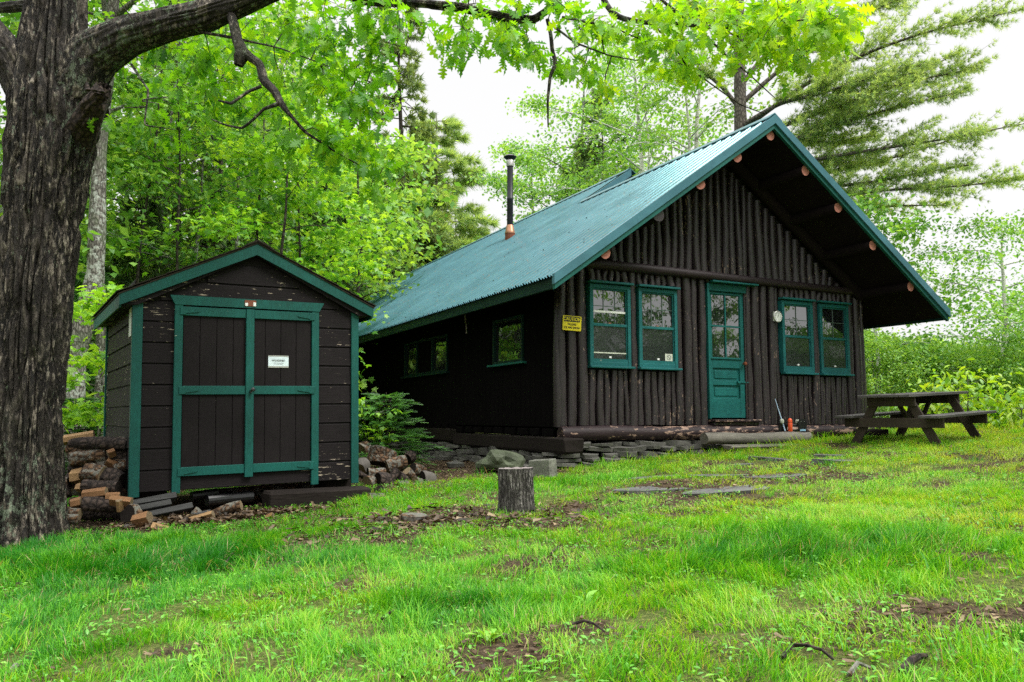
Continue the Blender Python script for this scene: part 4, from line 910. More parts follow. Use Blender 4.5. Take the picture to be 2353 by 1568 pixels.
# ------------------------------------------------------------------ picnic table
TH = R(90-52.6); near = Vector((5.74, 10.9)); Lx = Vector((cos(TH), sin(TH))); Wx = Vector((sin(TH), -cos(TH)))
tc = near+Lx*.9-Wx*.76; pt = thing('picnic_table', 'dark weathered wooden picnic table with attached benches at the right end of the cabin', 'picnic table', (tc.x, tc.y, -.395), (0, R(-2.6), TH))
def tb(name, x0, x1, y0, y1, z0, z1, m='table', X=None, par=None):
    b = MB(); b.cbox(x0, x1, y0, y1, z0, z1, .004, None, X, .002); return b.build(name, M[m], par or pt)
b = MB()
for k in range(5): b.cbox(-.9+random.uniform(-.01, .01), .9, -.38+k*.153, -.38+k*.153+.145, .71, .748, .004, None, None, .002)
b.build('tabletop', M['table_top'], pt)
for sg in (-1, 1):
    b = MB()
    for k in range(2): b.cbox(-.9, .9, sg*.62-.14+k*.145, sg*.62-.14+k*.145+.138, .415, .452, .004, None, None, .002)
    b.build('bench', M['table_top'], pt)
for x in (-.68, .66):
    tb('bench_support', x-.02, x+.02, -.72, .72, .275, .412); tb('top_support', x-.02, x+.02, -.35, .35, .575, .708)
    for sg in (-1, 1):
        b = MB(); x0 = x+(.024 if x < 0 else -.062)
        b.prism([(sg*.16, .70), (sg*.29, .70), (sg*.70, -.03), (sg*.56, -.03)], 0, x0, x0+.038); b.build('leg', M['table'], pt)
    X = Matrix.Translation((x*.52, 0, .5)) @ Matrix.Rotation(R(44 if x < 0 else -44), 4, 'Y'); tb('brace', -.36, .36, -.03, .03, -.02, .02, 'table', X)

# ------------------------------------------------------------------ big oak in the foreground
def resample(P, n):
    P = np.array(P, float); d = np.concatenate([[0], np.cumsum(np.linalg.norm(np.diff(P[:, :3], axis=0), axis=1))])
    t = np.linspace(0, d[-1], n); o = np.stack([np.interp(t, d, P[:, k]) for k in range(P.shape[1])], -1)
    for _ in range(2): o[1:-1] = (o[:-2]+2*o[1:-1]+o[2:])/4
    return o
def barktube(P4, nseg, nring, ridge=.02, seed=0, freq=9, lump=.05):   # P4: x,y,z,r
    P = resample(P4, nring); c = P[:, :3]; r = P[:, 3]
    T = np.gradient(c, axis=0); T /= np.linalg.norm(T, axis=1, keepdims=True)
    ref = np.array([0, 1., 0]) if abs(T[0, 1]) < .8 else np.array([1., 0, 0]); A = []; B = []
    for t in T:
        a = np.cross(t, ref); a /= np.linalg.norm(a); b_ = np.cross(a, t); A.append(a); B.append(b_); ref = b_
    A = np.array(A); B = np.array(B); th = np.linspace(0, 2*pi, nseg, endpoint=False)
    d = A[:, None]*np.cos(th)[None, :, None]+B[:, None]*np.sin(th)[None, :, None]
    base = c[:, None]+d*r[:, None, None]
    q = np.stack([np.cos(th)[None]*freq*np.ones((nring, 1)), np.sin(th)[None]*freq*np.ones((nring, 1)), np.linspace(0, 1, nring)[:, None]*np.ones((1, nseg))*np.linalg.norm(c[-1]-c[0])*2.2], -1)
    n1 = vn(q*1.0, seed); n2 = vn(q*2.3, seed+1); n3 = vn(base*2.2, seed+2)
    rg = 1-np.abs(2*n1-1); disp = -ridge*np.clip(rg-.55, 0, 1)*2.6+ridge*.7*(n2-.5)+lump*r[:, None]*(n3-.5)*2
    V = base+d*disp[..., None]
    i = (np.arange(nring-1)[:, None]*nseg+np.arange(nseg)[None]); j = (np.arange(nring-1)[:, None]*nseg+(np.arange(nseg)[None]+1) % nseg)
    F = np.stack([i, j, j+nseg, i+nseg], -1).reshape(-1, 4)
    return V.reshape(-1, 3), F.ravel(), np.arange(len(F))*4, np.zeros(nring*nseg)
def px(pts):                           # [(dx,dy,Y,width_px)] -> x,y,z,r
    o = []
    for dx, dy, Y, w in pts: p = at(dx, dy, Y); o.append((p[0], p[1], p[2], w/2*Y/FOC))
    return o
YT = 7.75
oak = thing('oak_tree', 'massive old oak with rough dark bark at the left edge, limbs reaching over the scene', 'tree', (0, 0, 0))
trunk = px([(48, 1330, YT, 240), (50, 1265, YT, 205), (50, 1200, YT, 172), (55, 1100, YT, 160), (60, 1000, YT, 154), (72, 800, YT, 152), (86, 620, YT, 158), (102, 460, YT, 174), (113, 340, YT, 190), (118, 230, YT, 184), (122, 130, YT, 154), (126, 40, YT, 132), (130, -60, YT, 124), (150, -260, YT, 110), (185, -600, YT, 95)])
limbR = px([(125, 320, YT, 70), (158, 218, YT-.05, 122), (215, 128, YT-.1, 112), (296, 84, YT-.2, 94), (380, 60, YT-.3, 84), (470, 40, YT-.4, 76), (555, 6, YT-.5, 62), (660, -38, YT-.6, 48), (760, -28, YT-.7, 34), (850, 4, YT-.8, 25), (950, 8, YT-.9, 22), (1060, 18, YT-1, 21), (1165, 42, YT-1.05, 19), (1225, 46, YT-1.1, 20), (1256, 24, YT-1.1, 18), (1290, -40, YT-1.1, 14), (1330, -120, YT-1.1, 9)])
limbL = px([(90, 330, YT, 60), (60, 220, YT-.1, 84), (25, 140, YT-.15, 86), (-40, 60, YT-.2, 76), (-140, -60, YT-.3, 60), (-300, -250, YT-.4, 40)])
limbF = px([(120, 30, YT, 40), (60, 15, YT+.3, 30), (0, 22, YT+.5, 26), (-90, 10, YT+.7, 20)])
hang = px([(520, 10, YT-.45, 26), (534, 50, YT-.55, 28), (544, 95, YT-.62, 27), (556, 122, YT-.65, 34), (572, 132, YT-.66, 28), (596, 150, YT-.72, 25), (604, 186, YT-.76, 24), (630, 212, YT-.8, 19), (646, 242, YT-.85, 16), (662, 262, YT-.87, 9), (700, 305, YT-.9, 6), (770, 350, YT-1, 4), (850, 395, YT-1.1, 3), (885, 425, YT-1.15, 2)])
hang2 = px([(640, 240, YT-.85, 13), (605, 252, YT-.8, 9), (580, 278, YT-.75, 8), (555, 297, YT-.7, 7), (520, 290, YT-.65, 5), (485, 276, YT-.6, 3)])
knob = px([(556, 112, YT-.64, 22), (552, 132, YT-.66, 36), (546, 152, YT-.66, 22)])
dead = px([(600, 200, YT-.78, 8), (570, 212, YT-.8, 8), (530, 240, YT-.85, 8), (500, 233, YT-.9, 4)])
b3 = px([(1256, 45, YT-1.1, 10), (1264, 80, YT-1.12, 9), (1268, 120, YT-1.13, 10), (1276, 145, YT-1.14, 11), (1263, 175, YT-1.15, 9), (1257, 230, YT-1.15, 7), (1258, 292, YT-1.15, 4)])
b4 = px([(1330, -120, 6.6, 18), (1372, -30, 6.5, 16), (1395, 18, 6.45, 17), (1420, 42, 6.4, 18), (1480, 52, 6.35, 13), (1560, 54, 6.3, 11), (1640, 63, 6.2, 9), (1720, 62, 6.1, 7), (1820, 48, 6.0, 5), (1960, 30, 5.9, 3)])
b5 = px([(1500, 58, 6.35, 6), (1545, 100, 6.3, 6), (1575, 150, 6.3, 5), (1630, 190, 6.3, 5), (1700, 240, 6.3, 3), (1760, 262, 6.3, 2)])
b6 = px([(1480, -40, 6.3, 7), (1530, 10, 6.3, 7), (1600, 62, 6.3, 6), (1660, 120, 6.3, 5), (1720, 170, 6.2, 4), (1780, 225, 6.2, 2)])
b7 = px([(1256, 50, 6.6, 6), (1320, 98, 6.5, 5), (1400, 128, 6.4, 4), (1480, 142, 6.4, 2)])
b8 = px([(455, 75, YT-.4, 7), (540, 90, YT-.5, 6), (640, 112, YT-.6, 5), (730, 145, YT-.7, 4), (850, 190, YT-.8, 3)])
b9 = px([(1290, 40, 6.5, 7), (1400, 60, 6.4, 6), (1470, 90, 6.3, 4), (1530, 115, 6.3, 3)])
b10 = px([(900, -60, 7, 8), (960, 30, 7, 6), (930, 110, 7, 3)])
b11 = px([(1640, 60, 6.2, 6), (1700, 85, 6.1, 5), (1800, 110, 6.1, 4), (1880, 120, 6.1, 2)])
b12 = px([(300, 150, 7.5, 7), (340, 210, 7.4, 6), (330, 290, 7.3, 4), (400, 300, 7.2, 2)])
parts = [barktube(trunk, 300, 420, .060, 1, 8.5, .05), barktube(limbR, 90, 260, .016, 2, 5, .10), barktube(limbL, 90, 90, .018, 3, 6, .08), barktube(limbF, 40, 40, .012, 4, 5), barktube(hang, 28, 110, .006, 5, 4, .25), barktube(hang2, 16, 40, .003, 6, 4, .2), barktube(knob, 24, 14, .01, 7, 4, .3)]
for k, q in enumerate((dead, b3, b4, b5, b6, b7, b8, b9, b10, b11, b12)): parts.append(barktube(q, 12, 50, .003, 10+k, 4, .3))
rawmesh('trunk', *join(parts)[:3], M['oakbark'], parent=oak, smooth=True)
stub = px([(170, 330, YT, 90), (205, 262, YT-.25, 74), (232, 222, YT-.42, 60), (240, 200, YT-.46, 42)])
v, l, s_, t_ = barktube(stub, 40, 26, .03, 22, 3, .25); v = v+(vn(v*9, 5)[:, None]-.5)*.05
rawmesh('broken_stub', v, l, s_, M['fwdark'], parent=oak, smooth=True)
b = MB()
for k in range(9):
    p = at(222+random.uniform(-22, 22), 212+random.uniform(-8, 10), YT-.55+random.uniform(-.1, .1)); b.tube([p, (p[0]+random.uniform(-.02, .03), p[1], p[2]+random.uniform(.05, .10))], [.03, .004], 6, wob=.3, seed=k)
b.add([at(238, 262, YT-.6), at(262, 205, YT-.5), at(246, 232, YT-.62), at(215, 340, YT-.42), at(232, 240, YT-.68)], [(0, 1, 2), (0, 2, 4, 3), (0, 3, 1)])
b.build('torn_wood', M['fwdark'], oak)
bone = np.concatenate([resample(q, 60)[:, :3] for q in (limbR, hang, hang2, b4, b5, b6, b7, b8, b9, b10, b11, b12)])
twigs = []; LP = []; LA = []; LB = []; LS = []; LT = []
REG = [(600, 60, 260, 80, 7.6, 9.0, 90, .2), (640, 170, 190, 110, 7.3, 8.8, 80, .1), (790, 120, 100, 110, 6.4, 7.8, 75, 0), (790, 270, 90, 95, 6.3, 7.2, 62, 0), (500, 190, 160, 90, 7.6, 9, 45, .1), (860, 400, 45, 50, 6.3, 7, 12, 0), (700, 340, 110, 50, 6.6, 7.4, 24, 0),
       (360, 130, 130, 60, 7.4, 8.4, 26, 0), (340, 280, 120, 60, 7.4, 8.4, 14, .0), (880, 30, 80, 60, 6.3, 7.6, 24, 0), (1070, 60, 110, 60, 6.2, 7.2, 36, .2), (1050, 100, 30, 40, 6.6, 6.9, 10, .1), (1170, 105, 60, 55, 6.2, 7, 24, .2), (1330, 90, 70, 80, 6, 7, 30, .3), (1240, 20, 90, 40, 6.2, 7, 20, .2),
       (1480, 60, 120, 60, 5.8, 6.8, 38, .45), (1650, 40, 170, 50, 5.6, 6.6, 60, .6), (1560, 130, 130, 50, 5.9, 6.6, 22, .5), (1820, 55, 140, 60, 5.4, 6.2, 72, .75), (1900, 40, 80, 55, 5.3, 6, 34, .8), (1760, 120, 110, 50, 5.6, 6.4, 26, .7), (1830, 140, 50, 30, 5.6, 6.1, 8, .8), (1430, 190, 60, 25, 6.1, 6.6, 5, .5), (1000, -60, 500, 50, 5.5, 8, 40, .2), (400, -90, 500, 60, 6, 9, 40, .1), (1600, -70, 300, 50, 5.2, 7, 26, .5)]
CL = []
for cx, cy, rx, ry, y0, y1, n, tn in REG:
    for _ in range(int(n*.66)):
        a = rng.uniform(0, 2*pi); r_ = math.sqrt(rng.uniform(0, 1)); CL.append((at(cx+rx*r_*cos(a), cy+ry*r_*sin(a), rng.uniform(y0, y1)), tn))
CL.sort(key=lambda c: float(np.min(np.linalg.norm(bone-c[0], axis=1)))); nodes = [tuple(q) for q in bone]
for p, tn in CL:
    NA = np.array(nodes); d = np.linalg.norm(NA-p, axis=1); j = int(np.argmin(d)); o = NA[j]; L = d[j]; nodes.append(tuple(p))
    if L > .04:
        m1 = o*.5+p*.5+np.array([0, 0, .08*L])+rng.normal(size=3)*.08*L; w_ = .0022+.0035*min(1, L) if j >= len(bone) else .006; twigs.append(([o, m1, p], [w_, w_*.8, w_*.55]))
    k = rng.integers(5, 9); dr = (p-o)/max(L, .01)
    for q in range(k):
        LP.append(p+rng.normal(size=3)*np.array([.05, .05, .03])); LA.append(dr*.5+rvec(1)[0]*.9+np.array([0, 0, -.6])); LB.append(np.array([0, 0, 1.])+rvec(1)[0]*.75)
        LS.append(rng.uniform(.08, .14)*(1.08 if p[1] > 6.6 else .95)); LT.append(np.clip(tn*.55+.38+rng.normal()*.2, 0, 1))
b = MB()
for pts, rr in twigs: b.tube(pts, rr, 5, cap=False)
tag(b.build('twigs', M['darkbark'], oak), kind='stuff')
LP, LA, LB, LS, LT = map(np.array, (LP, LA, LB, LS, LT)); pk = rng.integers(0, 4, len(LP)); HO = [(-.18, .008), (0, .02), (.10, .07), (.17, .24), (.27, .07), (.36, .38), (.42, .36), (.50, .10), (.60, .42), (.67, .36), (.72, .12), (.84, .26), (.88, .12), (1, .01)]
V_, L_, S_, T_ = join([scatter(strip_leaf([(x, w*k1) for x, w in HO], dr, fo), LP[pk == q], LA[pk == q], LB[pk == q], LS[pk == q], LT[pk == q]) for q, (dr, fo, k1) in enumerate(((.15, .05, 1.), (.55, .2, .9), (.9, .1, .75), (-.15, .3, .85)))])
rawmesh('foliage', V_, L_, S_, M['oakleaf'], T_, oak)

# ------------------------------------------------------------------ forest trees
def limbcurve(p0, az, L, rise, droop, n=6):
    t = np.linspace(0, 1, n)[:, None]; d = np.array([cos(az), sin(az), 0])
    return p0+d*L*t+np.array([0, 0, 1.])*(rise*t-droop*t*t)*L+rng.normal(size=(n, 3))*.03*L*t
def deciduous(x, y, h, rt, label, cat='tree', name='forest_tree', base=.25, cr=2.5, nl=16, nleaf=9000, ls=.11, tpl=None, lm='midleaf', tm='bark', tone=(.45, .2), lean=(0, 0), group=None, top=1., flat=.25, bark_seg=14, clump=.32, path=None, crz=None, air=0):
    z0 = float(gz(x, y))-.1; root = thing(name, label, cat, (x, y, z0), group=group)
    K = 12; t = np.linspace(0, 1, K)
    if path is None:
        c = np.stack([lean[0]*t*h+np.cumsum(rng.normal(size=K))*.012*h*.5, lean[1]*t*h+np.cumsum(rng.normal(size=K))*.012*h*.5, t*h], -1); c[0, :2] = 0
    else: c = resample(path, K)
    r = rt*(1-t*.85)+rt*.35*np.exp(-t*30)
    ps = [barktube(np.concatenate([c, r[:, None]], 1), bark_seg, 40, rt*.08, int(x*7+y), 4, .12)]
    C = []; W_ = []
    for i in range(nl):
        f = base+(1-base)*(i+rng.uniform(0, 1))/nl*.97; p0 = np.array([np.interp(f, t, c[:, k]) for k in range(3)]); az = i*2.4+rng.uniform(-.5, .5)
        ff = (f-base)/(1-base); L = cr*(.45+.55*math.sin(pi*min(1, ff*.8+.18)))*rng.uniform(.75, 1.15)*(1 if ff < .8 else .7)
        lc = limbcurve(p0, az, L, rng.uniform(.25, .7), rng.uniform(.15, .45)); r0 = max(.008, rt*.32*(1-ff*.6))
        ps.append(barktube(np.concatenate([lc, np.linspace(r0, r0*.15, 6)[:, None]], 1), 6, 10, r0*.1, i, 3, .1))
        for s in range(6):
            g_ = rng.uniform(.3, 1); q0 = np.array([np.interp(g_, np.linspace(0, 1, 6), lc[:, k]) for k in range(3)]); sl_ = L*rng.uniform(.2, .45)
            sc_ = limbcurve(q0, az+rng.choice([-1, 1])*rng.uniform(.4, 1.2), sl_, rng.uniform(-.1, .5), .2, 4)
            ps.append(barktube(np.concatenate([sc_, np.linspace(r0*.35, r0*.08, 4)[:, None]], 1), 4, 6, 0, i, 3, 0))
            for e in range(3): C.append(sc_[-1-e//2]*(1-.15*e)+q0*.15*e); W_.append(1)
        C.append(lc[-1]); C.append(lc[-2])
    C = np.array(C); n = nleaf; idx = rng.integers(0, len(C), n); keep = rng.uniform(size=len(C)) > air; idx = idx[keep[idx]]; n = len(idx)
    off = rng.normal(size=(n, 3))*clump*np.array([1, 1, flat*2]); P = C[idx]+off
    tn = np.clip(tone[0]+tone[1]*rng.normal(size=n)*.7+tone[1]*(rng.normal(size=len(C))[idx]), 0, 1)
    A = rvec(n, .5)+np.array([0, 0, -.35]); B = (np.array([0, 0, 1.])+rvec(len(C))*.45)[idx]+rvec(n)*.38; P = P-B*(np.sum(off*B, 1)/np.sum(B*B, 1)*.7)[:, None]; S = ls*rng.uniform(.65, 1.25, n)
    v, l, s_, _ = join(ps); rawmesh('trunk', v, l, s_, M[tm], parent=root, smooth=True)
    tpl = tpl or T_LEAF; V_, L_, S_, T_ = scatter(tpl, P, A, B, S, tn); rawmesh('crown', V_, L_, S_, M[lm], T_, root); return root
AIRK = .22
def conifer(x, y, h, rt, label, R0=2.6, base=.12, nw=34, kind='spruce', lm='spruce', tuft_s=.17, dens=1., name='spruce_tree', rise=.0, droop=.35, tone=(.4, .2), group=None, gap=.0, az_rng=None, per=5, lean=(0, 0), cat='tree', step=.13, prof=None):
    z0 = float(gz(x, y))-.1; root = thing(name, label, cat, (x, y, z0), group=group)
    t = np.linspace(0, 1, 12); c = np.stack([lean[0]*t*h+.01*h*np.sin(t*5), lean[1]*t*h+.008*h*np.cos(t*4)-.008*h, t*h], -1); r = rt*(1-t*.93)
    ps = [barktube(np.concatenate([c, r[:, None]], 1), 12, 44, rt*.08, int(x*5+y), 4, .08)]
    P = []; A = []; tw = []
    for i in range(nw):
        f = base+(1-base)*(i+rng.uniform(0, .7))/nw
        for k in range(per):
            if rng.uniform() < gap: continue
            ff = (f-base)/(1-base); az = rng.uniform(0, 2*pi) if az_rng is None else rng.uniform(*az_rng)
            L = (prof(ff) if prof else R0*(1-ff)**.8)*rng.uniform(.6, 1.12)+.12
            p0 = np.array([np.interp(f, t, c[:, q]) for q in range(3)]); lc = limbcurve(p0, az, L, rise+rng.uniform(-.1, .1), droop*rng.uniform(.6, 1.2), 7); r0 = max(.006, rt*.22*(1-ff*.7))
            ps.append(barktube(np.concatenate([lc, np.linspace(r0, r0*.2, 7)[:, None]], 1), 5, 9, 0, i, 3, 0))
            m = max(3, int(L/step*dens))
            for e in range(m):
                g_ = rng.uniform(.22, 1)**.8; q0 = np.array([np.interp(g_, np.linspace(0, 1, 7), lc[:, q]) for q in range(3)]); sd = rng.choice([-1, 1]); az2 = az+sd*rng.uniform(.5, 1.2); sl_ = L*.30*(1.15-g_)+.10
                d = np.array([cos(az2), sin(az2), rng.uniform(-.25, .15)]); nn = max(2, int(sl_/(tuft_s*.55)))
                for q in range(nn): P.append(q0+d*sl_*(q+.5)/nn+rng.normal(size=3)*.02); A.append(d+np.array([cos(az), sin(az), 0])*.5)
    P = np.array(P); A = np.array(A)+rvec(len(P))*.35; n = len(P); T = T_PINE if kind == 'pine' else T_SPR
    tn = np.clip(tone[0]+tone[1]*rng.normal(size=n), 0, 1); pp = []; w = rng.integers(0, 3, n)
    for k in range(3):
        m_ = w == k
        if m_.any(): pp.append(scatter(T[k] if kind != 'twig' else T_TWIG, P[m_], A[m_], np.array([0, 0, 1.])+rvec(int(m_.sum()))*.4, tuft_s*rng.uniform(.7, 1.25, int(m_.sum())), tn[m_]))
    v, l, s_, _ = join(ps); rawmesh('trunk', v, l, s_, M['darkbark' if kind != 'pine' else 'pinebark'], parent=root, smooth=True)
    v, l, s_, tt_ = join(pp); rawmesh('crown', v, l, s_, M[lm], tt_, root); return root
def X(dx, Y): return (dx-1176.5)/FOC*Y
PASS = 0
G1 = 'leafy trees of the near wood behind the shed'
mp = dict(tpl=T_MAPLE, ls=.13, flat=.16, clump=.34)
deciduous(X(262, 14.5), 14.5, 13, .115, 'straight grey trunked tree between the big oak and the shed roof', base=.5, cr=2.3, nl=14, nleaf=3000, air=.3, lm='mapleleaf', group=G1, **mp)
deciduous(X(208, 13.2), 13.2, 13, .20, 'thick grey trunk half hidden just right of the big oak trunk', base=.6, cr=2.4, nl=12, nleaf=2500, air=.3, lm='mapleleaf', group=G1, lean=(-.01, 0), **mp)
deciduous(X(605, 15), 15, 7.6, .055, 'slim dark stemmed maple rising directly behind the shed ridge', base=.25, cr=1.5, nl=18, nleaf=4800, air=.3, lm='mapleleaf', tone=(.6, .25), lean=(.035, 0), group=G1, tm='darkbark', **mp)
deciduous(X(690, 17), 17, 6.9, .06, 'bright green maple above the right slope of the shed roof', base=.2, cr=1.2, nl=18, nleaf=5000, air=.25, lm='mapleleaf', tone=(.65, .25), group=G1, tm='darkbark', **mp)
deciduous(X(440, 18), 18, 8.5, .08, 'full green maple above the left slope of the shed roof', base=.2, cr=2.5, nl=20, nleaf=5600, air=.35, lm='mapleleaf', tone=(.45, .25), group=G1, **mp)
deciduous(X(235, 11.6), 11.6, 3.0, .03, 'low maple sapling with bright layered leaves left of the shed eave', cat='sapling', name='maple_sapling', base=.3, cr=1.0, nl=12, nleaf=1500, lm='mapleleaf', tone=(.7, .15), tpl=T_MAPLE, ls=.12, flat=.10, clump=.2)
deciduous(X(560, 24), 24, 14, .15, 'tall grey tree far behind the shed ridge', base=.3, cr=3.4, nl=22, nleaf=6000, air=.35, tpl=T_LEAF, ls=.2, clump=.5, tone=(.55, .25), group=G1)
deciduous(X(345, 22), 22, 14, .16, 'tall grey forked tree behind the left slope of the shed', base=.35, cr=3.0, nl=18, nleaf=4800, air=.4, tpl=T_LEAF, ls=.2, clump=.5, tone=(.5, .25), group=G1)
deciduous(X(500, 20), 20, 12, .12, 'dark trunked tree seen through leaves above the shed door', base=.4, cr=2.6, nl=16, nleaf=4200, air=.35, tpl=T_LEAF, ls=.17, clump=.42, tone=(.5, .25), group=G1, tm='darkbark')
deciduous(X(30, 16), 16, 12, .14, 'leafy tree seen left of the big oak trunk', base=.1, cr=2.8, nl=24, nleaf=9500, tpl=T_LEAF, ls=.19, clump=.4, tone=(.55, .2), group=G1)
deciduous(X(-150, 14), 14, 11, .14, 'leafy tree at the far left edge beyond the oak', base=.1, cr=3, nl=20, nleaf=6500, tpl=T_LEAF, ls=.2, clump=.45, tone=(.5, .2), group=G1)
conifer(X(395, 21), 21, 13, .13, 'dark spruce behind the left slope of the shed roof', R0=2.3, nw=30, tuft_s=.28, dens=.8, tone=(.35, .2), group='spruces in the wood')
for dx, Y, h, lab in [(320, 18.5, 6.5, 'dark young spruce low behind the left shed slope'), (470, 22, 7.5, 'dark spruce low between leafy trees left of the shed peak'), (735, 23, 8.5, 'shaded spruce behind the maple over the right shed slope'), (575, 28, 12, 'dark spruce deep in the wood over the shed peak')]:
    conifer(X(dx, Y), Y, h, .08, lab, R0=1.9, nw=26, tuft_s=.26, dens=.9, base=.05, tone=(.25, .2), group='spruces in the wood')
conifer(X(640, 26), 26, 15, .14, 'grey green pine far behind the shed ridge', R0=2.6, nw=28, kind='pine', lm='pine', tuft_s=.30, dens=.7, name='pine_tree', group='spruces in the wood')
conifer(X(205, 16.5), 16.5, 4.6, .05, 'young dark conifer in the gap between oak trunk and shed', R0=1.5, nw=22, tuft_s=.18, dens=1.0, base=.02, tone=(.45, .2), lm='spruceling', name='young_conifer')
G2 = 'trees of the far wood'
far = [(-40, 34, 15, 'm', .5), (90, 31, 14, 's', .4), (190, 36, 17, 'm', .5), (300, 33, 16, 'm', .6), (380, 38, 17, 'm', .55), (470, 34, 16, 'm', .55), (590, 36, 17, 'm', .6), (680, 31, 14.5, 'm', .7), (760, 37, 15, 's', .4), (830, 30, 12, 'm', .75), (860, 44, 14.5, 'm', .6), (130, 24, 9, 'm', .55), (720, 25, 8.5, 'm', .75)]
nm = ['leafy tree in the far wood, leftmost of them behind the oak', 'dark spruce in the far wood behind the oak trunk', 'pale trunk tree in the far wood just right of the oak', 'leafy tree in the far wood above the shed left eave', 'leafy far wood tree above the left shed slope', 'leafy far wood tree left of the shed peak', 'leafy far wood tree over the shed peak', 'yellow green far wood tree right of the shed peak', 'dark spruce in the far wood above the right shed slope', 'yellow green far tree above the shed right eave', 'far leafy tree left of the tall spruce trunk', 'low leafy tree in the gap behind the oak trunk', 'low yellow green tree behind the right shed slope']
for (dx, Y, h, kd, tn), lab in zip(far, nm):
    if kd == 's': conifer(X(dx, Y), Y, h, .16, lab, R0=3, nw=24, tuft_s=.42, dens=.5, tone=(tn, .2), group=G2)
    else: deciduous(X(dx, Y), Y, h, .13, lab, base=.12, cr=3.4, nl=22, nleaf=6500, air=.25, tpl=T_LEAF, ls=.30, clump=.55, tone=(tn, .25), group=G2)
for k, (dx, Y, h, r_, tm_, tn, lab) in enumerate([(300, 17, 11, .05, 'darkbark', .4, 'slim dark stem close left of the straight grey tree gap'), (355, 19, 12, .09, 'bark', .5, 'slim grey stem above the left shed slope'), (410, 16.5, 10, .045, 'darkbark', .5, 'thin dark pole stem above the left shed slope'), (530, 19, 12, .07, 'bark', .5, 'slim grey stem just left of the shed peak'), (590, 17, 10, .05, 'darkbark', .5, 'thin dark stem just over the shed peak'), (690, 20, 11, .06, 'darkbark', .6, 'slim dark stem over the right shed slope'), (780, 22, 11, .07, 'darkbark', .5, 'dark stem near the right end of the shed roof'), (225, 20, 13, .14, 'bark', .4, 'grey trunk deep in the gap beside the oak')]):
    deciduous(X(dx, Y), Y, h, r_, lab, base=.35, cr=1.8, nl=10, nleaf=1500, air=.4, tone=(tn, .25), lean=(rng.uniform(-.03, .03), 0), tpl=T_LEAF, ls=.16, clump=.35, tm=tm_, group='slim stems in the wood', name='slim_tree')
for dx, Y, h, kd, tn, lab in [(985, 46, 15, 'pine', .6, 'pine with layered boughs behind the bushy pine'), (1050, 47, 13.2, 'pine', .7, 'pale green pine left of the stove pipe'), (880, 39, 12.5, 'spruce', .55, 'olive spruce just left of the tall thin spruce stem'), (945, 40, 13.5, 'spruce', .6, 'mossy spruce just right of the tall thin spruce stem'), (1165, 50, 10.5, 'pine', .55, 'low pine directly behind the stove pipe'), (1020, 50, 11.5, 'spruce', .45, 'dark low spruce filling the gap above the far roof'), (820, 36, 13, 'spruce', .5, 'spruce between the shed peak and the tall thin spruce')]:
    conifer(X(dx, Y), Y, h, .16, lab, R0=3.4, nw=24, kind=kd, lm='pine' if kd == 'pine' else 'spruce', tuft_s=.42, dens=1.0, gap=.12, rise=.05 if kd == 'pine' else 0, droop=.25, name=kd+'_tree', tone=(tn, .22), group='conifers behind the cabin', prof=lambda f: 3.2*(1-f)**.6)
# centre: tall thin spruce, pines, birches beyond the ridge
conifer(X(915, 37), 37, 23.5, .24, 'tall thin lichen grey spruce rising to the top edge between shed and chimney', R0=3.0, nw=48, tuft_s=.30, dens=1.15, droop=.25, rise=-.12, gap=.2, tone=(.6, .2), per=5, prof=lambda f: 2.6*(1-f)**.55)
conifer(X(1005, 40), 40, 16.3, .22, 'bushy pine right of the tall thin spruce', R0=3.9, nw=30, kind='pine', lm='pine', tuft_s=.44, dens=1.5, rise=.1, droop=.2, name='pine_tree', tone=(.6, .22), prof=lambda f: 4.2*(1-f)**.45)
conifer(X(850, 42), 42, 11, .18, 'dark spruce left of the tall thin spruce, above the metal roof', R0=3.6, nw=24, tuft_s=.42, dens=.8, gap=.15, tone=(.6, .2))
conifer(X(960, 45), 45, 12, .2, 'dense dark spruce low between the tall thin spruce and the chimney', R0=4.2, nw=24, tuft_s=.44, dens=.8, gap=.15, tone=(.6, .2))
deciduous(X(1115, 42), 42, 10.2, .1, 'small yellow green tree just left of the stove pipe base', base=.1, cr=3.0, nl=20, nleaf=9000, tpl=T_LEAF, ls=.26, clump=.5, tone=(.7, .2), lm='yellowleaf')
conifer(X(1090, 48), 48, 14, .16, 'thin branched pine behind the stove pipe', R0=3.6, nw=16, kind='pine', lm='spruce', tuft_s=.34, dens=.7, rise=.25, droop=.2, name='pine_tree', gap=.2, per=4, tone=(.6, .2))
bi = dict(tpl=T_LEAF, ls=.145, lm='birchleaf', tm='birch', name='birch_tree', clump=.34, flat=.4)
GB = 'birches behind the cabin roof'
deciduous(X(1285, 31), 31, 14.5, .17, 'leaning airy birch right of the stove pipe', base=.3, cr=3.3, nl=22, nleaf=13000, lean=(.05, 0), tone=(.5, .2), air=.25, group=GB, **{**bi, 'tm': 'bark'})
deciduous(X(1230, 34), 34, 12.5, .12, 'airy leafy birch just right of the stove pipe top', base=.3, cr=2.6, nl=18, nleaf=10000, tone=(.45, .2), air=.25, group=GB, **{**bi, 'tm': 'bark'})
deciduous(X(1500, 25.5), 25.5, 13, .15, 'white trunked birch above the middle of the front roof ridge', base=.42, cr=2.7, nl=18, nleaf=8000, lean=(-.012, 0), tone=(.55, .2), air=.35, group=GB, **bi)
deciduous(X(1475, 26), 26, 12, .12, 'second white birch stem leaning left beside the middle white birch', base=.5, cr=2.2, nl=14, nleaf=5000, lean=(.01, 0), tone=(.55, .2), air=.45, group=GB, **bi)
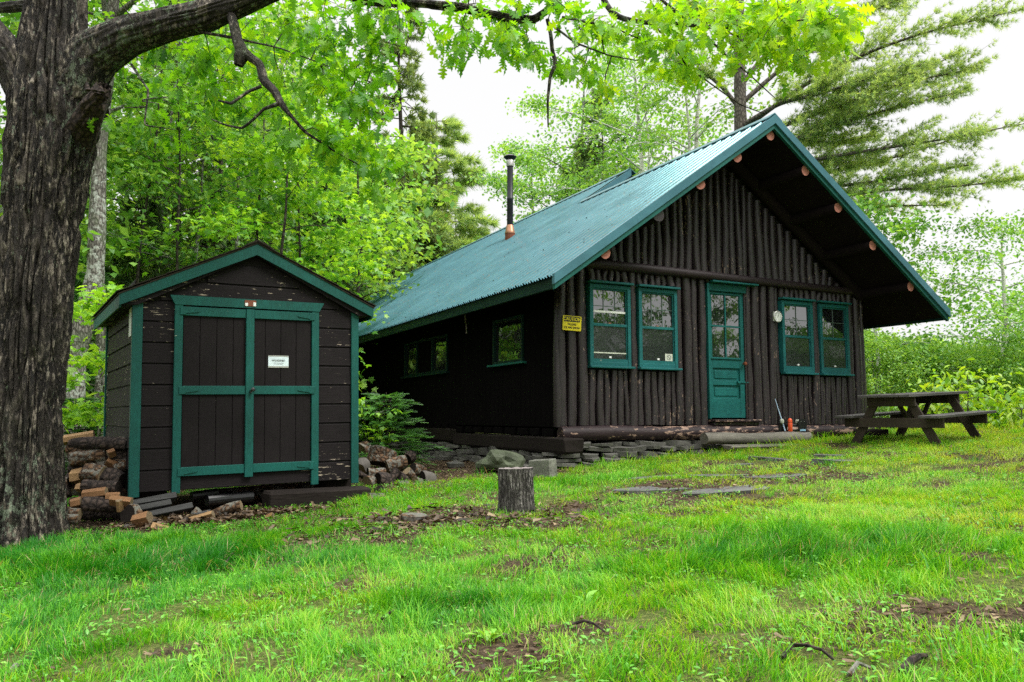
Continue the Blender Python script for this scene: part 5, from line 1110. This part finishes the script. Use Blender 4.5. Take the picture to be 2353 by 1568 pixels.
deciduous(X(1600, 24.5), 24.5, 13, .16, 'white birch trunk leaning right just left of the roof peak', base=.5, cr=2.3, nl=14, nleaf=2000, lean=(.035, 0), tone=(.6, .2), air=.3, group=GB, **bi)
deciduous(X(1590, 24), 24, 12.5, .11, 'slender straight white birch left of the roof peak', base=.5, cr=2.0, nl=12, nleaf=2600, lean=(-.006, 0), tone=(.6, .2), air=.35, group=GB, **bi)
conifer(X(1395, 29), 29, 12.6, .14, 'small dark spruce among the birches above the roof ridge', R0=2.6, nw=24, tuft_s=.28, dens=.7, base=.45, gap=.15)
deciduous(X(1400, 33), 33, 12, .1, 'leafy green tree low behind the ridge between the birches', base=.2, cr=3.2, nl=20, nleaf=10000, air=.2, tpl=T_LEAF, ls=.22, clump=.5, tone=(.5, .2))
deciduous(X(1560, 30), 30, 12, .1, 'leafy tree filling the gap right of the middle white birch', base=.3, cr=2.6, nl=16, nleaf=3800, tpl=T_LEAF, ls=.19, clump=.4, tone=(.55, .2), air=.4)
# white pine behind the peak with long boughs to the right
def pine_big():
    x, y = X(1712, 22), 22.; z0 = float(gz(x, y)); root = thing('white_pine', 'big white pine behind the roof peak with long feathery boughs sweeping right', 'tree', (x, y, z0))
    H = 17; ps = [barktube([(0, 0, 0, .26), (.05, 0, 8, .18), (.1, 0, 12, .15), (.15, 0, 17, .08)], 20, 80, .015, 5, 5, .05)]
    BG = [((1712, 300), (1850, 190, 21), (2000, 115, 20), (2130, 70, 19.5), (2345, 20, 19), 1.0), ((1715, 330), (1830, 275, 21.2), (1960, 230, 20.5), (2070, 190, 20), (2240, 155, 19.5), 1.1), ((1715, 380), (1800, 330, 21), (1930, 280, 20.2), (2060, 245, 19.6), (2220, 205, 19), 1.0),
          ((1720, 430), (1840, 370, 21), (1990, 345, 20), (2160, 320, 19), (2370, 278, 18.4), .75), ((1722, 500), (1880, 455, 21), (2020, 435, 20), (2160, 430, 19.2), (2365, 408, 18.6), .85), ((1722, 470), (1860, 430, 21), (1990, 420, 20.2), (2110, 395, 19.6), (2240, 375, 19.2), .7),
          ((1712, 240), (1800, 150, 22), (1900, 90, 22), (1990, 30, 22), (2120, -30, 22), 1.1), ((1712, 200), (1760, 120, 22.5), (1850, 40, 23), (1930, -20, 23), (2020, -60, 23), .9), ((1710, 250), (1660, 200, 22), (1610, 160, 22), (1570, 150, 22), (1540, 130, 22), .5),
          ((1712, 120), (1660, 70, 22), (1600, 30, 22), (1560, -20, 22), (1520, -50, 22), .8), ((1715, 350), (1790, 330, 22), (1860, 320, 22), (1930, 330, 22), (1990, 320, 22), .9), ((1712, 100), (1800, 20, 22), (1900, -30, 22), (2000, -60, 21), (2200, -80, 20), 1.0),
          ((1712, 290), (1790, 235, 21), (1880, 215, 20), (1990, 180, 19.5), (2110, 150, 19), 1.0), ((1716, 420), (1830, 330, 22), (1950, 250, 21.5), (2060, 190, 21), (2200, 120, 20.5), .8), ((1718, 460), (1850, 400, 22), (1980, 380, 21.5), (2090, 350, 21), (2210, 310, 20.5), .7), ((1720, 520), (1900, 480, 22), (2000, 475, 21.5), (2080, 470, 21), (2170, 470, 20.5), .7),
          ((1714, 400), (1800, 395, 22), (1880, 380, 22), (1950, 372, 22), (2040, 372, 21), .7)]
    P = []; A = []
    for st_, a, b_, c, d, w in BG:
        q = [at(st_[0], st_[1], 22)]+[at(*k) for k in (a, b_, c, d)]; q = [k-np.array([x, y, z0]) for k in q]; q[0] = np.array([.05, 0, max(1, q[0][2])])
        lc = resample([tuple(k)+(r_,) for k, r_ in zip(q, (.075, .055, .04, .025, .01))], 24); ps.append(barktube(lc, 8, 40, .004, 3, 4, .1)); c3_ = lc[:, :3]; T = np.gradient(c3_, axis=0)
        ph = rng.uniform(0, 9)
        for e in range(int(120*w)):
            g_ = rng.uniform(.20, 1.); ck = .35+1.15*abs(sin(g_*11+ph)); i = g_*23; k0 = min(int(i), 22); q0 = c3_[k0]*(1-(i-k0))+c3_[k0+1]*(i-k0); t = T[k0]/np.linalg.norm(T[k0]); sd = np.cross(t, [0, 0, 1]); sd /= np.linalg.norm(sd)
            dd = t*rng.uniform(.5, 1.1)+sd*rng.uniform(-1.1, 1.1)+np.array([0, 0, rng.uniform(-.18, .42)]); dd /= np.linalg.norm(dd); L = (.2+1.35*math.sin(pi*min(1., .12+g_*.84))*w)*rng.uniform(.2, 1.15)*.95*ck
            ps.append((lambda a0: a0)(barktube([tuple(q0)+(.008,), tuple(q0+dd*L*.5+np.array([0, 0, .03]))+(.005,), tuple(q0+dd*L)+(.002,)], 3, 4, 0, 1, 2, 0)))
            for s in range(max(3, int(L/.06))): P.append(q0+dd*L*(.15+.85*rng.uniform())+rng.normal(size=3)*np.array([.04, .04, .03])); A.append(dd+rvec(1)[0]*.5)
    P = np.array(P); A = np.array(A); n = len(P); w = rng.integers(0, 3, n); tn = np.clip(.68+.2*rng.normal(size=n), 0, 1); S = rng.uniform(.09, .17, n)
    pp = [scatter(T_PINE[k], P[w == k], A[w == k], rvec(int((w == k).sum())), S[w == k], tn[w == k]) for k in range(3)]
    v, l, s_, _ = join(ps); rawmesh('trunk', v, l, s_, M['pinebark'], parent=root, smooth=True); v, l, s_, tt_ = join(pp); rawmesh('crown', v, l, s_, M['pine'], tt_, root)
pine_big()
# right side: birches and bushes
GR = 'birches right of the cabin'
deciduous(X(2020, 20), 20, 5.9, .07, 'birch whose leaves show just above the right roof slope', base=.2, cr=1.45, nl=16, nleaf=6000, tone=(.5, .2), air=.2, lean=(.0, 0), group=GR, **bi)
deciduous(X(2290, 19), 19, 5.0, .10, 'birch with pale curved trunk at the right edge of the picture', base=.25, cr=1.8, nl=18, nleaf=8500, tone=(.5, .2), air=.2, lean=(.07, 0), group=GR, **{**bi, 'ls': .10})
deciduous(X(2420, 21), 21, 3.8, .08, 'birch cut by the right picture edge', base=.2, cr=2.2, nl=16, nleaf=4000, tone=(.45, .2), group=GR, **bi)
def bush(dx, Y, h, r, n, label, lm='midleaf', tone=(.6, .2), ls=.11, tpl=None, group='bushes right of the cabin', name='leafy_bush'):
    return deciduous(X(dx, Y), Y, h, .03, label, cat='bush', name=name, base=.03, cr=r, nl=18, nleaf=n, ls=ls, tpl=tpl or T_LEAF, lm=lm, tm='bark', tone=tone, group=group, clump=.26, flat=.45, bark_seg=8)
BS = [(2010, 19, 2.5, 1.1, 4600, .6, 'tall bush directly right of the cabin corner'), (2080, 22, 2.5, 1.3, 4800, .75, 'yellowish bush behind the picnic table left half'), (2150, 20, 2.3, 1.4, 6000, .6, 'rounded green bush behind the picnic table'), (2230, 23, 2.6, 1.6, 6500, .7, 'pale bush right behind the picnic table'),
      (2300, 20, 2.2, 1.4, 6000, .5, 'green bush under the pale birch trunk'), (2380, 18, 2.3, 1.4, 5500, .5, 'dense green bush at the right picture edge'), (2070, 30, 3.6, 2.4, 6000, .8, 'far pale bush between cabin and right birch'), (2200, 32, 3.4, 2.6, 6000, .75, 'far pale bush in the open gap on the right'), (2330, 30, 3.3, 2.6, 5500, .7, 'far pale bush at the right edge'), (1960, 26, 3.8, 2.0, 4500, .6, 'dark green bush half hidden by the cabin corner')]
for dx, Y, h, r_, n, tn, lab in BS: bush(dx, Y, h*.9, r_*.92, int(n*2.4), lab, tone=(min(1, tn+.22), .2), ls=.07 if Y < 25 else .12)  # raised leaf tones put a pale haze into the bushes' colour
for dx, Y, h, r_, n, lab in [(2225, 15.2, 1.25, .55, 420, 'yellow green sapling with big leaves behind the picnic bench'), (2300, 15.5, .8, .5, 380, 'low bright sapling right of the picnic table'), (2345, 14.8, .55, .45, 300, 'low weedy sapling at the right edge'), (2150, 16.2, .9, .5, 320, 'bright sapling seen under the picnic tabletop')]:
    bush(dx, Y, h, r_, n, lab, 'yellowleaf', (.45, .25), .15, T_OVAL, 'saplings behind the picnic table', 'leafy_sapling')
# young spruce at the cabin side
def small_spruce(x, y, h, label, R0=.85):
    z0 = float(gz(x, y)); root = thing('young_spruce', label, 'spruce', (x, y, z0)); ps = [barktube([(0, 0, 0, .03), (.02, 0, h*.5, .02), (0, 0, h, .005)], 8, 12, .002, 2, 3, .1)]; P = []; A = []; S = []
    for i in range(15):
        f = .08+.92*i/15
        for k in range(7):
            az = k*.9+i*.55+rng.uniform(-.3, .3); L = R0*(1-f)**.7*rng.uniform(.75, 1.15)+.08; lc = limbcurve(np.array([0, 0, f*h]), az, L, .25+rng.uniform(-.25, .3), .22+rng.uniform(-.1, .25), 6); ps.append(barktube(np.concatenate([lc, np.linspace(.008, .002, 6)[:, None]], 1), 4, 7, 0, 1, 2, 0))
            for e in range(int(5+L*15)):
                g_ = rng.uniform(.25, 1); q0 = np.array([np.interp(g_, np.linspace(0, 1, 6), lc[:, q]) for q in range(3)]); az2 = az+rng.choice([-1, 1])*rng.uniform(.5, 1.0)*(1.25-g_); P.append(q0); A.append((cos(az2), sin(az2), rng.uniform(-.15, .2))); S.append(rng.uniform(.12, .22))
    v, l, s_, _ = join(ps); rawmesh('trunk', v, l, s_, M['darkbark'], parent=root); n = len(P)
    V_, L_, S_, T_ = scatter(T_TWIG, P, np.array(A), np.array([0, 0, 1.])+rvec(n)*.25, np.array(S), np.clip(.5+.25*rng.normal(size=n), 0, 1)); rawmesh('crown', V_, L_, S_, M['spruceling'], T_, root)
small_spruce(X(888, 12.6), 12.6, 1.22, 'young spruce with flat bright tipped branches between shed and cabin wall')
deciduous(X(842, 12.4), 12.4, 1.25, .012, 'little maple sapling beside the young spruce at the shed corner', cat='sapling', name='maple_sapling', base=.35, cr=.45, nl=8, nleaf=220, lm='mapleleaf', tone=(.6, .15), tpl=T_MAPLE, ls=.11, flat=.15, clump=.12, bark_seg=6)
small_spruce(X(185, 12.4), 12.4, 1.5, 'young spruce in the dark gap between oak trunk and shed', .8)
# trees beyond the right of the frame and behind, mirrored by the window panes
for k, (x, y, h, r_, lab) in enumerate([(13.2, 7.6, 12, .30, 'thick trunked tree outside right of the picture, mirrored in the door glass'), (14.5, 9.5, 10, .15, 'leafy tree outside right of the picture, mirrored in the right windows'), (13.5, 3.0, 11, .2, 'leafy tree outside the right front, mirrored in the left windows'), (17, 13, 9, .15, 'leafy tree right beyond the picnic table outside the picture'), (7, -5, 12, .2, 'leafy tree behind the viewpoint, mirrored in the panes')]):
    deciduous(x, y, h, r_, lab, base=.12, cr=3.0, nl=18, nleaf=5200, tpl=T_LEAF, ls=.26, clump=.42, tone=(.25, .2), lm='birchleaf', group='trees mirrored in the windows')

for k, (x, y, h, lab) in enumerate([(11.5, 8.6, 2.6, 'dark bush outside the right edge, nearest the picnic table'), (12.5, 6.2, 2.8, 'dark bush outside the right edge beyond the lawn'), (13.5, 3.8, 2.6, 'dark bush outside the right front corner of the lawn'), (13.5, 11, 2.8, 'dark bush outside the right edge behind the picnic table')]):
    deciduous(x, y, h, .03, lab, cat='bush', name='leafy_bush', base=.03, cr=1.6, nl=14, nleaf=2600, ls=.2, tpl=T_LEAF, lm='midleaf', tone=(.2, .15), group='bushes mirrored in the windows', clump=.3, flat=.5, bark_seg=8)

# ------------------------------------------------------------------ grass, weeds, litter
CC, SS = cos(-YAW), sin(-YAW)
def inside(x, y):
    u = (x-CAB[0])*CC-(y-CAB[1])*SS; v = (x-CAB[0])*SS+(y-CAB[1])*CC; a = (u > -.35) & (v > -.22)
    c2, s2 = cos(-SY), sin(-SY); u2 = (x+3.8998)*c2-(y-8.4052)*s2; v2 = (x+3.8998)*s2+(y-8.4052)*c2; a |= (u2 > -.05) & (u2 < 2.5) & (v2 > -.05) & (v2 < 2.5)
    a |= ((u > -1.1) & (v > -.2) & (v < 13))
    for f_ in FLAGS: a |= ((x-f_[0])/.42)**2+((y-f_[1])/.22)**2 < .55
    return a
def sample(n, y0, y1, pw=1.):
    y = y0+(y1-y0)*rng.uniform(size=n)**pw; hw = .72*y+.9; x = rng.uniform(-1, 1, n)*hw; x = np.where(y > 14, rng.uniform(.2, 1, n)*hw, x); return x, y
def grass(name, n, y0, y1, hs, w, keepf, tone0, pw=1.):
    x, y = sample(n, y0, y1, pw); bn = bare(x, y); lu = blobs(x, y, LUSH); cl = vn2(x*6, y*6, 21); k = (~inside(x, y)) & (rng.uniform(size=n) < np.clip(keepf*(1-bn*.97)*np.clip((cl-.12)*2.2, .22, 1)+.4*lu, 0, 1))
    x, y, bn, lu, cl = x[k], y[k], bn[k], lu[k], cl[k]; n = len(x); z = gz(x, y)-.008
    edge = np.zeros(n); u = (x-CAB[0])*CC-(y-CAB[1])*SS; v = (x-CAB[0])*SS+(y-CAB[1])*CC
    edge = np.exp(-((v+.75)/.45)**2)*(u > .2)*(rng.uniform(size=n) < .12)
    h = hs*(.30+1.15*cl)*(1+.9*lu)*rng.uniform(.55, 1.35, n)*(1-.35*bn)*(1+1.6*edge); W3 = w*rng.uniform(.7, 1.3, n)*(1+.12*np.maximum(y-4, 0))
    az = vn2(x*.8, y*.8, 9)*9+rng.normal(size=n)*1.1; A = np.stack([np.cos(az), np.sin(az), np.zeros(n)], -1); B = np.array([0, 0, 1.])+rvec(n)*.18
    yel = np.clip(.14+.08*x, 0, .32)*(x > -1)+.22*np.clip((vn2(x*.9+5, y*.9, 31)-.45)*3, 0, 1); tn = np.clip(tone0+yel-.42*lu+.15*bn+rng.normal(size=n)*.17-.12*(x < -2)+.4*(vn2(x*11, y*11, 55)-.5)-.02, 0, .88); tn = np.where(rng.uniform(size=n) < .025+.10*bn, 1., tn)  # blades on the left toned darker, standing in for shade under the oak
    ix = rng.integers(0, len(T_BLADE), n); pp = []
    for q in range(len(T_BLADE)):
        m_ = ix == q; pp.append(scatter(T_BLADE[q], np.stack([x, y, z], -1)[m_], A[m_], B[m_], np.stack([h, W3, h], -1)[m_], tn[m_]))
    v_, l, s_, t_ = join(pp); tag(rawmesh(name, v_, l, s_, M['grass'], t_), kind='stuff')
GR_N = 1.0
grass('near_grass', int(330000*GR_N), 2.3, 7.2, .066, .0044, .72, .27, .85)
grass('lawn_grass', int(380000*GR_N), 6.8, 17, .062, .0046, .9, .32, .9)
grass('far_grass', 50000, 14, 34, .16, .009, 1., .5)
tx, ty = sample(420, 2.4, 12, .9); bb = bare(tx, ty); k = (~inside(tx, ty)) & (bb < .6); tx, ty = tx[k], ty[k]; m = len(tx); nb = 34; ix_ = np.repeat(np.arange(m), nb); n = m*nb; rad = rng.uniform(.02, .09, m)[ix_]
x = tx[ix_]+rng.normal(size=n)*rad; y = ty[ix_]+rng.normal(size=n)*rad; hh = rng.uniform(.07, .17, m)[ix_]*rng.uniform(.5, 1.15, n); az = rng.uniform(0, 6.28, n); A = np.stack([np.cos(az), np.sin(az), np.zeros(n)], -1); B = np.array([0, 0, 1.])+A*(np.hypot(x-tx[ix_], y-ty[ix_])/.09*.35)[:, None]
tn = np.clip(rng.uniform(.15, .6, m)[ix_]+rng.normal(size=n)*.12, 0, .88); tn = np.where(rng.uniform(size=n) < .04, 1., tn); ti = rng.integers(0, len(T_BLADE), n); S3 = np.stack([hh, rng.uniform(.004, .007, n), hh], -1); P3 = np.stack([x, y, gz(x, y)-.008], -1)
v_, l, s_, t_ = join([scatter(T_BLADE[q], P3[ti == q], A[ti == q], B[ti == q], S3[ti == q], tn[ti == q]) for q in range(len(T_BLADE))]); tag(rawmesh('grass_tufts', v_, l, s_, M['grass'], t_), kind='stuff')
x, y = sample(70000, 2.3, 12, .8); cl = vn2(x*3.1, y*3.1, 41); k = (~inside(x, y)) & (cl > .45) & (rng.uniform(size=len(x)) < .75); x, y = x[k], y[k]; n = len(x)
V_, L_, S_, T_ = scatter(T_OVAL, np.stack([x, y, gz(x, y)+.012+.03*rng.uniform(size=n)], -1), rvec(n, .25)+np.array([0, 0, .25]), np.array([0, 0, 1.])+rvec(n)*.35, rng.uniform(.012, .038, n), np.clip(.42+.22*rng.normal(size=n), 0, 1)); tag(rawmesh('ground_cover', V_, L_, S_, M['weed'], T_), kind='stuff')
# broad leaved weeds one can point at
def weed(pt, n, s, label):
    q = gp(*pt); az = rng.uniform(0, 6.3, n); A = np.stack([np.cos(az), np.sin(az), rng.uniform(.2, 1.4, n)], -1)
    V_, L_, S_, T_ = scatter(T_OVAL, np.tile([0, 0, .01], (n, 1))+rng.normal(size=(n, 3))*np.array([.02, .02, .015]), A, np.array([0, 0, 1.])+rvec(n)*.2, rng.uniform(.7, 1.2, n)*s*.62, np.clip(.75+.15*rng.normal(size=n), 0, 1))
    o = rawmesh('broadleaf_weed', V_, L_, S_, M['weed'], T_); o.location = q; tag(o, label, 'weed', 'broadleaf weeds in the lawn')
for pt, n, s, lab in [((350, 1290), 9, .11, 'broad leaved weed in the left lawn before the shed corner'), ((517, 1222), 14, .12, 'leafy weed just before the shed bark debris'), ((360, 1335), 7, .10, 'pale weed below the one at the left lawn'), ((20, 1440), 5, .16, 'big leaved weed at the left picture edge'), ((1340, 1395), 7, .12, 'pair of broad bright leaves in the lower middle lawn'), ((1740, 1390), 9, .09, 'bright weed right of the lush patch centre'),
                      ((640, 1225), 8, .08, 'small weed right of the pale split block'), ((700, 1170), 7, .08, 'weed in front of the timber beam'), ((1600, 1075), 9, .10, 'leafy weed at the edge of the flagstones'), ((2010, 1520), 10, .08, 'leafy weed at the lower right lawn'), ((1120, 1470), 12, .11, 'weed clump in the lower centre lawn'), ((1880, 1200), 6, .07, 'small weed on the right lawn'), ((450, 1530), 8, .08, 'weed at the bottom left of centre'), ((1250, 1530), 8, .09, 'weed at the bottom centre edge')]:
    weed(pt, n, s, lab)
# leaf litter, bark chips
x, y = sample(120000, 2.3, 16, .8); bn = bare(x, y); cen = blobs(x, y, [s for s in SPOTS if s[4] > .6]); k = (rng.uniform(size=len(x)) < np.clip(bn*.35+cen*.55+.02, 0, 1)) ; x, y = x[k], y[k]; n = len(x)
T_CHIP = (np.array([(-.5, -.12, 0), (.5, -.2, .06), (.42, .2, 0), (-.4, .22, .1)], float), [(0, 1, 2), (0, 2, 3)])
V_, L_, S_, T_ = scatter(T_CHIP, np.stack([x, y, gz(x, y)+.010+.012*rng.uniform(size=n)], -1), rvec(n, .15), np.array([0, 0, 1.])+rvec(n)*.45, rng.uniform(.012, .05, n), np.clip(.4+.25*rng.normal(size=n), 0, 1)); tag(rawmesh('leaf_litter', V_, L_, S_, M['litter'], T_), kind='stuff')

n = 900; x = rng.normal(-2.95, .45, n); y = 8.25+(x+2.95)*.45+rng.normal(0, .16, n); x = np.concatenate([x, rng.normal(-.6, .7, 500)]); y = np.concatenate([y, rng.normal(7.2, .35, 500)]); n = len(x)
V_, L_, S_, T_ = scatter(T_CHIP, np.stack([x, y, gz(x, y)+.015+.03*rng.uniform(size=n)], -1), rvec(n, .2), np.array([0, 0, 1.])+rvec(n)*.5, np.stack([rng.uniform(.03, .13, n), rng.uniform(.03, .09, n), rng.uniform(.1, .2, n)], -1), np.clip(.35+.3*rng.normal(size=n), 0, 1)); tag(rawmesh('bark_debris', V_, L_, S_, M['litter'], T_), kind='stuff')

# ------------------------------------------------------------------ light, sky, camera
wd = bpy.data.worlds.new('World'); SC.world = wd; wd.use_nodes = True; nt = wd.node_tree; nt.nodes.clear()
N = nt.nodes.new; o = N('ShaderNodeOutputWorld'); bg = N('ShaderNodeBackground'); bg.inputs['Strength'].default_value = .1
sky = N('ShaderNodeTexSky'); sky.sky_type = 'NISHITA'; sky.sun_disc = False; sky.sun_elevation = R(52); sky.sun_rotation = R(115); sky.dust_density = 4; sky.air_density = 1
hs = N('ShaderNodeHueSaturation'); hs.inputs['Saturation'].default_value = .15; hs.inputs['Value'].default_value = .35; nt.links.new(sky.outputs[0], hs.inputs['Color'])
tc = N('ShaderNodeTexCoord'); sx3 = N('ShaderNodeSeparateXYZ'); nt.links.new(tc.outputs['Generated'], sx3.inputs[0])
mr = N('ShaderNodeMapRange'); mr.interpolation_type = 'SMOOTHSTEP'; mr.inputs['From Min'].default_value = .42; mr.inputs['From Max'].default_value = .95; mr.inputs['To Min'].default_value = 4.95; mr.inputs['To Max'].default_value = 21.; nt.links.new(sx3.outputs['Z'], mr.inputs['Value'])
cb_ = N('ShaderNodeCombineXYZ'); nt.links.new(mr.outputs[0], cb_.inputs[0]); nt.links.new(mr.outputs[0], cb_.inputs[1]); nt.links.new(mr.outputs[0], cb_.inputs[2])
mx = N('ShaderNodeMix'); mx.data_type = 'RGBA'; mx.blend_type = 'MIX'; mx.inputs[0].default_value = .2; nt.links.new(cb_.outputs[0], mx.inputs[6]); nt.links.new(hs.outputs[0], mx.inputs[7])
nt.links.new(mx.outputs[2], bg.inputs['Color']); nt.links.new(bg.outputs[0], o.inputs[0])
ld = bpy.data.lights.new('sun', 'SUN'); ld.energy = 1.5; ld.angle = R(22); ld.color = (1, .97, .92); lo_ = bpy.data.objects.new('sun', ld); COL.objects.link(lo_)
el, az = R(52), R(115)   # azimuth clockwise from +y: light from the right, a little behind the camera
dvec = Vector((sin(az)*cos(el), cos(az)*cos(el), sin(el))); lo_.rotation_euler = dvec.to_track_quat('Z', 'Y').to_euler(); lo_.location = (10, -5, 20)
cam = bpy.data.cameras.new('camera'); co = bpy.data.objects.new('camera', cam); COL.objects.link(co); SC.camera = co
cam.sensor_width = 36; cam.lens = 36*FOC/2353; cam.clip_end = 2000; cam.clip_start = .05; co.location = (0, 0, 0)
co.matrix_world = Matrix.Rotation(R(90)+PITCH, 4, 'X') @ Matrix.Rotation(ROLL, 4, 'Z')
SC.view_settings.view_transform = 'Standard'; SC.view_settings.look = 'None'; SC.view_settings.exposure = 1.25; SC.view_settings.gamma = 1
SC.render.resolution_x = 1024; SC.render.resolution_y = 682
SC.cycles.max_bounces = 6; SC.cycles.diffuse_bounces = 3; SC.cycles.transmission_bounces = 2; SC.cycles.glossy_bounces = 3; SC.cycles.use_denoising = False
